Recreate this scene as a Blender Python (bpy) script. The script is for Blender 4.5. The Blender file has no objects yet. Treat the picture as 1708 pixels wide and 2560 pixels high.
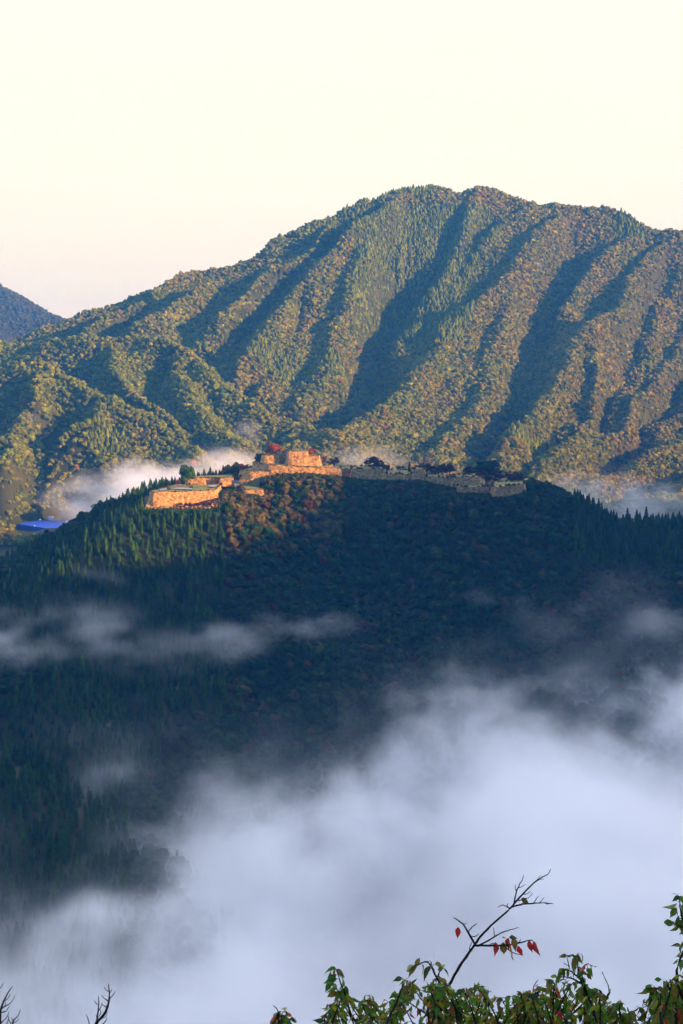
import bpy, bmesh, math, random
import numpy as np
from mathutils import Vector, Matrix, noise as mnoise
R = math.radians
random.seed(7); RNG = np.random.default_rng(11)
S = bpy.context.scene
COL = S.collection

# ------------------------------------------------------------------ camera
F_PX = 3274.0; CX, CY, HORIZON = 854.0, 1280.0, 1040.0
PITCH = math.atan((CY - HORIZON) / F_PX)
cam_d = bpy.data.cameras.new('camera'); cam = bpy.data.objects.new('camera', cam_d); COL.objects.link(cam)
cam_d.sensor_fit = 'HORIZONTAL'; cam_d.sensor_width = 36.0; cam_d.lens = 36.0 * F_PX / 1708.0
cam_d.clip_start = 0.2; cam_d.clip_end = 30000
cam.location = (0, 0, 0); cam.rotation_euler = (R(90) - PITCH, 0, 0)
S.camera = cam
# ------------------------------------------------------------------ light
SUN_AZ, SUN_EL = R(118), R(13)
sdir = Vector((math.sin(SUN_AZ) * math.cos(SUN_EL), math.cos(SUN_AZ) * math.cos(SUN_EL), math.sin(SUN_EL)))
sd = bpy.data.lights.new('sun', 'SUN'); sun = bpy.data.objects.new('sun', sd); COL.objects.link(sun)
sd.energy = 5.0; sd.angle = R(0.5); sd.color = (1.0, 0.52, 0.18)
sun.rotation_euler = sdir.to_track_quat('Z', 'Y').to_euler()
w = bpy.data.worlds.new('World'); S.world = w; w.use_nodes = True
nt = w.node_tree; N = nt.nodes; L = nt.links
bg = N['Background']
sky = N.new('ShaderNodeTexSky'); sky.sky_type = 'NISHITA'; sky.sun_disc = False
sky.sun_elevation = SUN_EL; sky.sun_rotation = SUN_AZ; sky.altitude = 300; sky.dust_density = 0.5; sky.ozone_density = 3.0
bg.inputs['Strength'].default_value = 0.085
def wmath(op, a, b=None, clamp=False):
    n = N.new('ShaderNodeMath'); n.operation = op; n.use_clamp = clamp
    for i, v in enumerate((a, b)):
        if v is None: continue
        if isinstance(v, (int, float)): n.inputs[i].default_value = v
        else: L.new(v, n.inputs[i])
    return n.outputs[0]
tc = N.new('ShaderNodeTexCoord'); sep = N.new('ShaderNodeSeparateXYZ'); L.new(tc.outputs['Generated'], sep.inputs[0])
def wrange(v, a, b, c=0., d=1.):
    n = N.new('ShaderNodeMapRange'); n.interpolation_type = 'SMOOTHSTEP'; L.new(v, n.inputs[0])
    for i, q in enumerate((a, b, c, d)): n.inputs[i + 1].default_value = q
    return n.outputs[0]
# cream western sky (towards +Y), blue elsewhere; unseen upper part brightened to light fog
bright_sky = wmath('MULTIPLY', wrange(sep.outputs['Y'], 0.0, 0.7), wrange(sep.outputs['Z'], 0.97, 0.55))
ramp = N.new('ShaderNodeValToRGB'); L.new(wmath('MULTIPLY', sep.outputs['Z'], 1.2, True), ramp.inputs[0])
cr = ramp.color_ramp; cr.elements[0].position = 0.0; cr.elements[0].color = (1.45, 0.86, 0.36, 1)
cr.elements[1].position = 0.85; cr.elements[1].color = (6.2, 6.0, 6.5, 1)
for p_, c_ in ((0.1, (1.24, 0.92, 0.56, 1)), (0.22, (1.05, 0.93, 0.66, 1)), (0.42, (1.0, 0.965, 0.70, 1))): e = cr.elements.new(p_); e.color = c_
mp = N.new('ShaderNodeMapping'); mp.inputs['Scale'].default_value = (3, 3, 26); mp.inputs['Rotation'].default_value = (0, R(4), 0)
L.new(tc.outputs['Generated'], mp.inputs[0])
cn = N.new('ShaderNodeTexNoise'); cn.inputs['Scale'].default_value = 1.6; cn.inputs['Detail'].default_value = 5; L.new(mp.outputs[0], cn.inputs[0])
vm = N.new('ShaderNodeVectorMath'); vm.operation = 'SCALE'; L.new(ramp.outputs[0], vm.inputs[0])
BRIGHT_SKY = 5.3
L.new(wrange(cn.outputs[0], 0.35, 0.75, BRIGHT_SKY * 1.01, BRIGHT_SKY * 1.03), vm.inputs['Scale'])
mix = N.new('ShaderNodeMix'); mix.data_type = 'RGBA'
L.new(bright_sky, mix.inputs[0]); 
tint = N.new('ShaderNodeVectorMath'); tint.operation = 'MULTIPLY'; L.new(sky.outputs[0], tint.inputs[0]); tint.inputs[1].default_value = (1.0, 1.0, 1.08)
L.new(tint.outputs[0], mix.inputs[6]); L.new(vm.outputs[0], mix.inputs[7])
L.new(mix.outputs[2], bg.inputs['Color'])
S.view_settings.view_transform = 'Standard'; S.view_settings.look = 'None'; S.view_settings.gamma = 1.0
S.view_settings.use_curve_mapping = False; S.view_settings.exposure = 1.5
c = S.cycles
c.max_bounces = 9; c.diffuse_bounces = 2; c.glossy_bounces = 1; c.transmission_bounces = 2; c.volume_bounces = 8
c.volume_step_rate = 2.5; c.volume_max_steps = 96; c.use_denoising = True; c.sample_clamp_indirect = 4.0

# ------------------------------------------------------------------ helpers
def P(u, v, d):
    """real position of what the photo shows at pixel (u, v) when it stands d metres ahead"""
    cp, sp = math.cos(PITCH), math.sin(PITCH)
    a = (u - CX) / F_PX; b = -(v - CY) / F_PX
    fy, fz = cp + b * sp, -sp + b * cp
    t = d / fy
    return Vector((a * t, d, fz * t))
def proj(x, y, z):
    cp, sp = math.cos(PITCH), math.sin(PITCH)
    dep = y * cp - z * sp; up = y * sp + z * cp
    return CX + F_PX * x / dep, CY - F_PX * up / dep
def tag(o, label=None, cat=None, group=None, kind=None):
    if label: o['label'] = label
    if cat: o['category'] = cat
    if group: o['group'] = group
    if kind: o['kind'] = kind
    return o
def mesh(name, verts, faces, mats=(), smooth=False, mi=None):
    m = bpy.data.meshes.new(name); m.from_pydata([tuple(v) for v in verts], [], faces)
    for x in mats: m.materials.append(x)
    if mi is not None: m.polygons.foreach_set('material_index', mi)
    if smooth: m.polygons.foreach_set('use_smooth', [True] * len(m.polygons))
    m.update(); return m
def link(name, data, parent=None, loc=None):
    o = bpy.data.objects.new(name, data); COL.objects.link(o)
    if parent: o.parent = parent
    if loc is not None: o.location = loc
    return o
def fcol(m, name, cols):      # per-vertex colour
    a = m.color_attributes.new(name, 'FLOAT_COLOR', 'POINT')
    a.data.foreach_set('color', np.asarray(cols, dtype=np.float32).ravel())
# numpy value noise
_perm = RNG.random((256, 256))
def vnoise(x, y):
    xi = np.floor(x).astype(int); yi = np.floor(y).astype(int)
    fx = x - xi; fy = y - yi; fx = fx * fx * (3 - 2 * fx); fy = fy * fy * (3 - 2 * fy)
    g = lambda a, b: _perm[a & 255, b & 255]
    return (g(xi, yi) * (1 - fx) + g(xi + 1, yi) * fx) * (1 - fy) + (g(xi, yi + 1) * (1 - fx) + g(xi + 1, yi + 1) * fx) * fy
def fbm(x, y, s, o=4):
    t = 0; a = 1; n = 0
    for i in range(o):
        t = t + a * (vnoise(x / s + 17.3 * i, y / s - 9.1 * i) - .5); n += a; a *= .5; s *= .5
    return t / n * 2

# ------------------------------------------------------------------ materials
class NB:
    def __init__(s, name, kind='surface'):
        s.m = bpy.data.materials.new(name); s.m.use_nodes = True; s.t = s.m.node_tree; s.N = s.t.nodes; s.L = s.t.links
        s.b = s.N.get('Principled BSDF'); s.out = s.N.get('Material Output')
    def n(s, typ, **kw):
        n = s.N.new(typ)
        for k, v in kw.items():
            if k.startswith('i_'): n.inputs[k[2:].replace('_', ' ')].default_value = v
            else: setattr(n, k, v)
        return n
    def noise(s, scale, detail=4, vec=None):
        n = s.n('ShaderNodeTexNoise'); n.inputs['Scale'].default_value = scale; n.inputs['Detail'].default_value = detail
        if vec is not None: s.L.new(vec, n.inputs['Vector'])
        return n.outputs['Fac']
    def pos(s): return s.n('ShaderNodeNewGeometry').outputs['Position']
    def obj(s): return s.n('ShaderNodeTexCoord').outputs['Object']
    def ramp(s, fac, stops):
        r = s.n('ShaderNodeValToRGB'); s.L.new(fac, r.inputs[0]); e = r.color_ramp.elements
        while len(e) < len(stops): e.new(.5)
        for q, (p, c) in zip(e, stops): q.position = p; q.color = (*c, 1)
        return r.outputs[0]
    def mul(s, a, b, fac=1.0, mode='MULTIPLY'):
        n = s.n('ShaderNodeMix', data_type='RGBA', blend_type=mode); 
        if isinstance(fac, (int, float)): n.inputs[0].default_value = fac
        else: s.L.new(fac, n.inputs[0])
        for i, v in ((6, a), (7, b)):
            if isinstance(v, tuple): n.inputs[i].default_value = (*v, 1)
            else: s.L.new(v, n.inputs[i])
        return n.outputs[2]
    def bump(s, h, strength, dist):
        n = s.n('ShaderNodeBump'); n.inputs['Strength'].default_value = strength; n.inputs['Distance'].default_value = dist
        s.L.new(h, n.inputs['Height']); s.L.new(n.outputs[0], s.b.inputs['Normal'])
    def fin(s, col, rough=.9, spec=.1):
        if isinstance(col, tuple): s.b.inputs['Base Color'].default_value = (*col, 1)
        else: s.L.new(col, s.b.inputs['Base Color'])
        s.b.inputs['Roughness'].default_value = rough; s.b.inputs['Specular IOR Level'].default_value = spec
        return s.m
def mat_ground():
    b = NB('forest_floor'); p = b.pos()
    return b.fin(b.ramp(b.noise(.03, 8, p), [(.3, (.03, .04, .010)), (.55, (.055, .06, .014)), (.75, (.085, .07, .02))]))
def mat_foliage(name, mode):
    b = NB(name)
    if mode == 'inst':
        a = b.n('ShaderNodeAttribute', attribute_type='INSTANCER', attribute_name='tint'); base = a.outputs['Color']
    else:
        base = b.n('ShaderNodeObjectInfo').outputs['Color']
    nz = b.ramp(b.noise(.35, 5, b.pos()), [(.3, (.55, .6, .6)), (.5, (1, 1, 1)), (.7, (1.5, 1.35, 1.2))])
    col = b.mul(base, nz)
    b.fin(col, .85, .03)
    return b.m
def mat_plain(name, stops, scale, bump=0, rough=.9):
    b = NB(name); f = b.noise(scale, 6, b.obj())
    if bump: b.bump(f, bump, .2)
    return b.fin(b.ramp(f, stops), rough)
def mat_stone(name='rampart_stone'):
    b = NB(name); p = b.pos()
    mpn = b.n('ShaderNodeMapping'); mpn.inputs['Scale'].default_value = (1, 1, 1.45); b.L.new(p, mpn.inputs[0])
    nz = b.n('ShaderNodeTexNoise'); nz.inputs['Scale'].default_value = .6; b.L.new(mpn.outputs[0], nz.inputs['Vector'])
    wv = b.n('ShaderNodeMix', data_type='RGBA'); wv.inputs[0].default_value = .25; b.L.new(mpn.outputs[0], wv.inputs[6]); b.L.new(nz.outputs['Color'], wv.inputs[7])
    v = b.n('ShaderNodeTexVoronoi'); v.inputs['Scale'].default_value = 1.0; b.L.new(wv.outputs[2], v.inputs['Vector'])
    ve = b.n('ShaderNodeTexVoronoi', feature='DISTANCE_TO_EDGE'); ve.inputs['Scale'].default_value = 1.0; b.L.new(wv.outputs[2], ve.inputs['Vector'])
    sx = b.n('ShaderNodeSeparateColor'); b.L.new(v.outputs['Color'], sx.inputs[0])
    stones = b.ramp(sx.outputs[0], [(0, (.30, .165, .065)), (.35, (.60, .35, .125)), (.7, (.74, .47, .19)), (1, (.42, .24, .09))])
    stain = b.ramp(b.noise(.3, 8, p), [(.36, (.66, .6, .55)), (.5, (1, 1, 1)), (.68, (1.2, 1.12, 1.0))])
    joints = b.ramp(ve.outputs[0], [(0, (.28, .25, .22)), (.08, (1, 1, 1))])
    moss = b.ramp(b.noise(.5, 4, p), [(.60, (0, 0, 0)), (.72, (.6, .6, .6))])
    col = b.mul(b.mul(stones, stain), joints)
    col = b.mul(col, (.10, .11, .03), moss, 'MIX')
    b.bump(ve.outputs[0], .8, .4)
    return b.fin(col, .92, .1)
def mat_turf():
    b = NB('terrace_turf'); p = b.pos(); f = b.noise(.12, 6, p)
    return b.fin(b.ramp(f, [(.3, (.10, .115, .018)), (.5, (.17, .165, .03)), (.66, (.27, .21, .08)), (.8, (.36, .28, .18))]))
M_SCRUB = mat_plain('scrub_rubble', [(.3, (.035, .02, .012)), (.48, (.09, .04, .024)), (.58, (.15, .075, .04)), (.70, (.42, .24, .12))], .5, .8)
M_GROUND, M_STONE, M_TURF = mat_ground(), mat_stone(), mat_turf()
M_FI, M_FO = mat_foliage('forest_foliage', 'inst'), mat_foliage('tree_foliage', 'obj')
M_BARK = mat_plain('bark', [(.3, (.035, .025, .018)), (.7, (.09, .065, .045))], 2)
M_GRAVEL = mat_plain('gravel', [(.3, (.24, .23, .22)), (.7, (.42, .40, .37))], 1.2)
M_WHITE = mat_plain('white_paint', [(.3, (.6, .6, .6)), (.7, (.8, .8, .78))], .4)
M_ROOF = mat_plain('roof_tile', [(.3, (.10, .10, .11)), (.7, (.18, .18, .2))], .4)
M_BLUE = mat_plain('blue_surface', [(.3, (.04, .11, .62)), (.7, (.06, .15, .75))], .02, rough=.6)
M_METAL = mat_plain('pole_metal', [(.3, (.3, .3, .3)), (.7, (.4, .4, .4))], 1)

# ------------------------------------------------------------------ terrain
def PZ(pts): return [tuple(P(*q)) for q in pts]
RIDGES = []      # (points xyz, flank slope, half width of the crest)
def ridge(pts, slope, w=4, raw=False): RIDGES.append((np.array(pts if raw else PZ(pts), float), slope, w))
# main mountain crest
ridge([(-60, 900, 2750), (100, 830, 2760), (165, 812, 2770), (230, 788, 2780), (310, 762, 2800), (370, 728, 2820), (430, 690, 2840), (480, 675, 2850),
       (560, 668, 2860), (640, 630, 2870), (680, 592, 2880), (760, 556, 2900), (850, 542, 2930), (920, 520, 2950), (960, 510, 2960), (1020, 490, 2970),
       (1090, 482, 2980), (1140, 492, 2990), (1170, 493, 2990), (1230, 480, 3000), (1270, 486, 3000), (1330, 515, 2990), (1370, 526, 2990), (1440, 528, 2980),
       (1540, 525, 2960), (1590, 540, 2940), (1650, 566, 2920), (1708, 582, 2900), (1800, 630, 2880), (2100, 700, 2850)], 1.5, 5)
# spurs running down towards the valley
for pts, sl in [
    ([(480, 672, 2850), (380, 720, 2740), (250, 790, 2640), (150, 850, 2560)], .62),
    ([(640, 640, 2870), (560, 710, 2740), (440, 760, 2620), (330, 815, 2540)], .62),
    ([(850, 545, 2930), (790, 615, 2800), (700, 670, 2700), (610, 740, 2600), (550, 800, 2530)], .66),
    ([(1020, 492, 2970), (955, 545, 2880), (880, 605, 2780), (810, 690, 2680), (730, 780, 2560), (660, 860, 2460), (590, 935, 2360), (560, 990, 2280)], .62),
    ([(930, 640, 2760), (900, 800, 2560), (820, 930, 2400), (740, 1010, 2270)], .66),
    ([(1230, 482, 3000), (1190, 560, 2900), (1150, 640, 2800), (1100, 730, 2690)], .7),
    ([(1360, 522, 2990), (1310, 560, 2920), (1233, 610, 2850), (1173, 680, 2760), (1130, 740, 2690)], .68),
    ([(1470, 528, 2980), (1397, 575, 2890), (1343, 620, 2810), (1300, 690, 2700), (1206, 765, 2580), (1124, 870, 2430), (1040, 930, 2330), (987, 975, 2250), (877, 1045, 2130), (800, 1090, 2050), (720, 1130, 1960)], .60),
    ([(1300, 690, 2700), (1290, 820, 2540), (1240, 900, 2420), (1180, 1000, 2270), (1100, 1080, 2140), (1040, 1140, 2040)], .62),
    ([(1640, 566, 2920), (1560, 620, 2830), (1470, 690, 2740), (1430, 770, 2640)], .66),
    ([(1740, 600, 2890), (1680, 620, 2850), (1616, 670, 2760), (1578, 735, 2650), (1507, 830, 2520), (1452, 885, 2430), (1390, 950, 2330), (1332, 1010, 2230), (1270, 1080, 2120), (1233, 1150, 2010)], .60),
    ([(1507, 830, 2520), (1500, 930, 2390), (1450, 1010, 2260), (1430, 1090, 2130), (1370, 1170, 2010), (1300, 1230, 1910)], .64),
    ([(1850, 700, 2860), (1740, 850, 2650), (1660, 940, 2500), (1605, 1020, 2360), (1530, 1085, 2240), (1452, 1140, 2120)], .62),
    ([(1950, 900, 2600), (1800, 1020, 2400), (1708, 1110, 2230), (1600, 1160, 2110), (1500, 1210, 2000), (1420, 1260, 1900)], .60),
    ([(1950, 1100, 2200), (1800, 1190, 2000), (1700, 1240, 1900), (1560, 1275, 1800)], .55),
]: ridge(pts, sl + .34, 3)
N_HILLS = len(RIDGES)
# lower lit hills on the left
ridge([(-200, 900, 2550), (-60, 880, 2500), (60, 890, 2450), (150, 865, 2400), (210, 857, 2380), (300, 876, 2350), (350, 864, 2350), (430, 895, 2300), (490, 935, 2250), (520, 968, 2200), (580, 1005, 2150), (680, 1055, 2090), (760, 1095, 2030), (820, 1125, 1960)], .85, 4)
ridge([(300, 876, 2350), (290, 960, 2230), (340, 1030, 2130), (420, 1090, 2030)], .85)
ridge([(430, 895, 2300), (450, 980, 2190), (480, 1040, 2110), (560, 1090, 2020), (600, 1130, 1950)], .85)
ridge([(-200, 1010, 2180), (0, 968, 2130), (60, 945, 2120), (130, 943, 2100), (180, 972, 2080), (260, 1032, 2020), (350, 1090, 1960), (440, 1130, 1920), (500, 1152, 1880)], .85, 4)
ridge([(130, 943, 2100), (110, 1020, 2010), (60, 1090, 1940)], .85)
ridge([(260, 1032, 2020), (240, 1080, 1950), (150, 1110, 1900), (120, 1180, 1830), (130, 1215, 1790)], .85)
ridge([(-200, 1110, 1950), (-40, 1120, 1900), (60, 1110, 1900), (30, 1160, 1830)], .85)
ridge([(-200, 1170, 1740), (-40, 1225, 1720), (0, 1250, 1715), (30, 1290, 1700)], .7)
ridge([(-200, 1300, 1660), (0, 1318, 1650), (90, 1336, 1640), (150, 1352, 1620)], .45, 8)
N_MTN = len(RIDGES)
# far mountain on the left and the faint distant range
ridge([(-700, 600, 4700), (-300, 640, 4650), (-60, 685, 4550), (0, 712, 4500), (60, 746, 4480), (120, 786, 4450), (165, 816, 4400), (300, 900, 4300), (400, 960, 4200)], .5, 5)
ridge([(-60, 700, 4550), (-30, 800, 4200), (30, 880, 3900)], .5, 5)
ridge([(-400, 860, 6200), (60, 822, 6200), (150, 800, 6200), (230, 782, 6200), (330, 764, 6200), (520, 740, 6200), (900, 760, 6200), (1500, 800, 6200), (2400, 700, 6200)], .3, 60)
N_FAR = len(RIDGES)
# the castle hill
ridge([(-500, 1690, 1280), (-250, 1590, 1270), (0, 1458, 1240), (100, 1404, 1232), (200, 1342, 1226), (300, 1288, 1220), (350, 1264, 1215), (400, 1243, 1205), (480, 1234, 1200),
       (560, 1224, 1240), (640, 1208, 1255), (700, 1184, 1278), (850, 1185, 1280), (960, 1190, 1280), (1060, 1198, 1275), (1150, 1211, 1262), (1300, 1217, 1255),
       (1370, 1248, 1245), (1450, 1298, 1235), (1560, 1322, 1230), (1708, 1316, 1230), (1950, 1340, 1230), (2500, 1380, 1250)], .66, 26)
ridge([(400, 1236, 1270), (440, 1212, 1305), (520, 1198, 1312), (600, 1180, 1312), (640, 1172, 1306)], .6, 10)
for pts in [   # ground shelf at the feet of the ramparts
    [(362, 1277, 1136), (434, 1279, 1138), (500, 1279, 1138), (556, 1275, 1141), (560, 1252, 1172), (600, 1236, 1195)], [(606, 1246, 1192), (664, 1247, 1192)], [(672, 1189, 1237), (770, 1187, 1234), (850, 1194, 1238)],
    [(880, 1207, 1239), (960, 1208, 1232), (1032, 1207, 1233), (1062, 1208, 1233)], [(1062, 1219, 1225), (1130, 1226, 1221)], [(1146, 1243, 1193), (1222, 1243, 1193)], [(1230, 1257, 1179), (1314, 1247, 1185), (1340, 1255, 1196)]]: ridge(pts, .66, 5)
for pts in [
    [(330, 1272, 1190), (200, 1370, 1130), (130, 1480, 1060), (150, 1620, 975), (220, 1800, 890), (260, 1960, 820)],
    [(-100, 1480, 1230), (-80, 1600, 1100), (-40, 1750, 990), (60, 1950, 880)],
    [(600, 1260, 1185), (520, 1370, 1120), (490, 1500, 1045), (520, 1680, 955), (560, 1850, 880), (540, 2000, 820)],
    [(820, 1240, 1225), (800, 1350, 1150), (780, 1500, 1070), (800, 1700, 960), (760, 1900, 870)],
    [(1060, 1240, 1225), (1080, 1350, 1160), (1100, 1500, 1080), (1120, 1700, 970), (1100, 1900, 880)],
    [(1360, 1265, 1210), (1400, 1400, 1130), (1380, 1560, 1040), (1360, 1750, 950)],
    [(1708, 1330, 1210), (1650, 1450, 1120), (1620, 1600, 1030), (1600, 1750, 950)]]: ridge(pts, .62, 8)
ridge([(-400, 1700, 960), (-200, 1790, 890), (0, 1895, 830), (110, 1965, 795), (200, 2045, 755), (270, 2130, 715), (310, 2230, 670)], .62, 5)
# hills behind the photographer (their crest throws the shade over the castle hill)
sh, tS = (math.sin(SUN_AZ), math.cos(SUN_AZ)), math.tan(SUN_EL)
ta = (-sh[1], sh[0])
def tq(u, v, d):
    p = P(u, v, d); return (ta[0] * p.x + ta[1] * p.y, p.z - (sh[0] * p.x + sh[1] * p.y) * tS)
edge = sorted(tq(*q) for q in [(868, 1190, 1245), (835, 1200, 1238), (800, 1270, 1180), (745, 1320, 1145), (650, 1345, 1125), (560, 1360, 1115), (450, 1405, 1092), (350, 1440, 1075), (240, 1440, 1090)])
te, qe = edge[-1]
Hc = [(-1600, 40), (-500, 60), (0, 55), (250, 40), (edge[0][0] - 200, edge[0][1] + 20), (edge[0][0] - 60, edge[0][1] + 12)] + edge + [(te + 22, qe + 16), (te + 60, qe + 34), (te + 200, qe + 36), (te + 340, qe + 5), (te + 560, qe - 50), (te + 1000, qe - 100), (te + 1800, qe - 150)]
SC = 900.0
ridge([(sh[0] * SC + ta[0] * t, sh[1] * SC + ta[1] * t, q + SC * tS) for t, q in Hc], .55, 3, raw=True)
ridge([(-900, -260, -60), (-300, -90, -20), (-20, -9, -1.9), (20, -9, -1.9), (300, -160, 40), (700, -400, 160)], .78, 5, raw=True)
VALLEYS = [np.array(PZ(v)) for v in [
    [(1085, 630, 2910), (1060, 665, 2880), (1020, 765, 2740), (985, 868, 2580), (940, 955, 2440), (880, 1015, 2320), (825, 1065, 2230)],
    [(870, 570, 2890), (760, 685, 2760), (640, 795, 2600), (560, 875, 2470), (525, 925, 2390), (500, 950, 2330)],
    [(700, 605, 2850), (600, 690, 2740), (520, 770, 2620), (460, 840, 2500), (430, 885, 2430)],
    [(430, 722, 2800), (330, 778, 2690), (220, 838, 2590), (100, 880, 2520)],
    [(1490, 560, 2960), (1440, 690, 2790), (1395, 795, 2650), (1345, 890, 2490), (1290, 990, 2340), (1230, 1070, 2210), (1160, 1130, 2100)],
    [(1720, 640, 2840), (1650, 765, 2710), (1595, 870, 2570), (1545, 970, 2430), (1480, 1060, 2300), (1410, 1130, 2160)],
    [(1760, 880, 2640), (1650, 1040, 2410), (1565, 1130, 2230), (1480, 1190, 2090)],
    [(1290, 540, 2960), (1200, 625, 2870), (1130, 700, 2790)],
    [(1010, 600, 2880), (1000, 640, 2830), (1010, 700, 2780)],
    [(790, 760, 2640), (760, 850, 2520), (690, 930, 2400), (640, 990, 2300)],
    [(1320, 590, 2900), (1250, 660, 2790), (1170, 730, 2690), (1100, 800, 2590), (1020, 870, 2480)],
    [(1200, 850, 2490), (1140, 940, 2370), (1070, 1030, 2230), (1000, 1090, 2130)],
    [(-100, 1290, 1830), (150, 1290, 1800), (420, 1250, 1790), (620, 1190, 1830), (800, 1190, 1850), (1000, 1230, 1850), (1250, 1290, 1800), (1500, 1330, 1680), (1800, 1330, 1650)],
    [(100, 880, 2600), (350, 868, 2500), (450, 900, 2450), (530, 945, 2380), (600, 1010, 2270), (690, 1065, 2190), (760, 1105, 2120)],
    [(150, 930, 2290), (240, 950, 2240), (310, 1025, 2130), (400, 1095, 2010), (490, 1140, 1930)],
    [(400, 900, 2290), (380, 980, 2190), (400, 1040, 2110)],
    [(-60, 1080, 2060), (60, 1100, 1990), (130, 1090, 1990), (220, 1110, 1960), (90, 1190, 1870)]]]
N_ALL = len(RIDGES)
def height(x, y):
    x = np.asarray(x, float); y = np.asarray(y, float)
    fw = 14 + 40 * np.clip((y - 1600) / 300, 0, 1)
    wx = x + fbm(x, y, 90, 3) * 14 + fbm(x - 77, y + 40, 320, 2) * (fw - 14); wy = y + fbm(x + 555, y - 321, 90, 3) * 14
    near = y < 500
    wx = np.where(near, x, wx); wy = np.where(near, y, wy)
    H = np.full(x.shape, -1e4); CREST = H.copy()
    for pts, sl, wd in RIDGES:
        lo = pts.min(0); hi = pts.max(0); reach = (hi[2] + 340) / sl + 60
        sel = (wx > lo[0] - reach) & (wx < hi[0] + reach) & (wy > lo[1] - reach) & (wy < hi[1] + reach)
        if not sel.any(): continue
        X, Y = wx[sel], wy[sel]; best = np.full(X.shape, -1e4)
        for a, b in zip(pts[:-1], pts[1:]):
            dx, dy = b[0] - a[0], b[1] - a[1]; l2 = dx * dx + dy * dy + 1e-9
            t = np.clip(((X - a[0]) * dx + (Y - a[1]) * dy) / l2, 0, 1)
            dist = np.hypot(X - a[0] - t * dx, Y - a[1] - t * dy)
            dd = np.sqrt(np.maximum(dist - wd, 0) ** 2 + 36) - 6 + np.minimum(dist, wd) * .08
            best = np.maximum(best, a[2] + t * (b[2] - a[2]) - sl * dd)
        cur = H[sel]; k = 9.0      # smooth maximum
        if pts is RIDGES[0][0]: CREST[sel] = best
        h = np.clip(.5 + .5 * (best - cur) / k, 0, 1)
        H[sel] = np.where(cur < -5000, best, cur * (1 - h) + best * h + k * h * (1 - h) * .5)
    sel = (wy > 1480) & (wy < 3500) & (np.abs(wx) < 1500)
    if sel.any():
        X, Y = wx[sel], wy[sel]; num = np.zeros(X.shape); den = np.zeros(X.shape); dmin = np.full(X.shape, 1e4)
        for k_, (pts, sg) in enumerate([(r_[0], -1) for r_ in RIDGES[:N_MTN]] + [(v_, 1) for v_ in VALLEYS]):
            bd = np.full(X.shape, 1e4); bz = np.zeros(X.shape)
            for a, b in zip(pts[:-1], pts[1:]):
                dx, dy = b[0] - a[0], b[1] - a[1]; l2 = dx * dx + dy * dy + 1e-9
                t = np.clip(((X - a[0]) * dx + (Y - a[1]) * dy) / l2, 0, 1)
                dist = np.hypot(X - a[0] - t * dx, Y - a[1] - t * dy); g = dist < bd
                bd = np.where(g, dist, bd); bz = np.where(g, a[2] + t * (b[2] - a[2]), bz)
            sl_ = .95 if k_ == 0 else .62
            iv = k_ - N_MTN; minor = iv in (7, 8, 9, 10, 11)
            pred = bz + (sg * (np.sqrt(np.minimum(bd, 300) ** 2 + 196) - 14) * sl_ + ((-2 if minor else -50 if iv in (13, 14, 16) else -44 if iv in (0, 4) else -28) if sg > 0 else (18 if k_ >= N_HILLS else 6)))
            w_ = (.22 if minor else 1.0) / (bd + 5) ** 2.6; num += w_ * pred; den += w_; dmin = np.minimum(dmin, bd)
        q = np.clip((dmin - 220) / 200, 0, 1)
        H[sel] = (num / den) * (1 - q) + H[sel] * q
    H = np.maximum(H, CREST)
    fl = np.interp(y, [0, 1150, 1500, 1850, 2600, 6000], [-330, -330, -200, -152, -150, -150]) + fbm(x, y, 300, 2) * 3
    fld = np.clip(2.2 - 2.2 * (((x + 395) / 85) ** 2 + ((y - 1762) / 150) ** 2), 0, 1)
    far = np.clip((y - 1500) / 400, 0, 1); amp = np.where(y < 500, 0, 3 + 5 * far)
    H = H + fbm(x, y, 120, 5) * amp + fbm(x - 900, y + 50, 210, 4) * far * 28 + (1 - 2 * np.abs(fbm(x * 1.0 + 4000, y * .55, 95, 4))) * far * 10 - far * 8
    h = np.clip(.5 + .5 * (H - fl) / 16, 0, 1)
    out = fl * (1 - h) + H * h + 16 * h * (1 - h) * .5
    return out * (1 - fld) + np.minimum(out, -154) * fld
def lines(*segs):
    out = []
    for a, b, st in segs: out += list(np.arange(a, b, st))
    return np.array(out + [segs[-1][1]])
gx = lines((-7000, -1600, 200), (-1600, -700, 25), (-700, 800, 9), (800, 1600, 18), (1600, 7000, 200))
gy = lines((-3000, -60, 50), (-60, 60, 6), (60, 600, 18), (600, 1400, 7), (1400, 3300, 11), (3300, 5200, 50), (5200, 7400, 110))
GX, GY = np.meshgrid(gx, gy); GZ = height(GX.ravel(), GY.ravel()).reshape(GX.shape)
ny, nx = GX.shape
idx = np.arange(nx * ny).reshape(ny, nx)
fc = np.stack([idx[:-1, :-1], idx[:-1, 1:], idx[1:, 1:], idx[1:, :-1]], -1).reshape(-1, 4)
gm = bpy.data.meshes.new('ground'); gm.vertices.add(nx * ny); gm.vertices.foreach_set('co', np.stack([GX, GY, GZ], -1).ravel())
gm.loops.add(fc.size); gm.loops.foreach_set('vertex_index', fc.ravel()); gm.polygons.add(len(fc)); gm.polygons.foreach_set('loop_start', np.arange(len(fc)) * 4)
gm.update(calc_edges=True); gm.materials.append(M_GROUND); gm.polygons.foreach_set('use_smooth', [True] * len(fc))
tag(link('ground', gm), kind='structure')
def hz(x, y): return float(height(np.array([x]), np.array([y]))[0])

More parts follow.
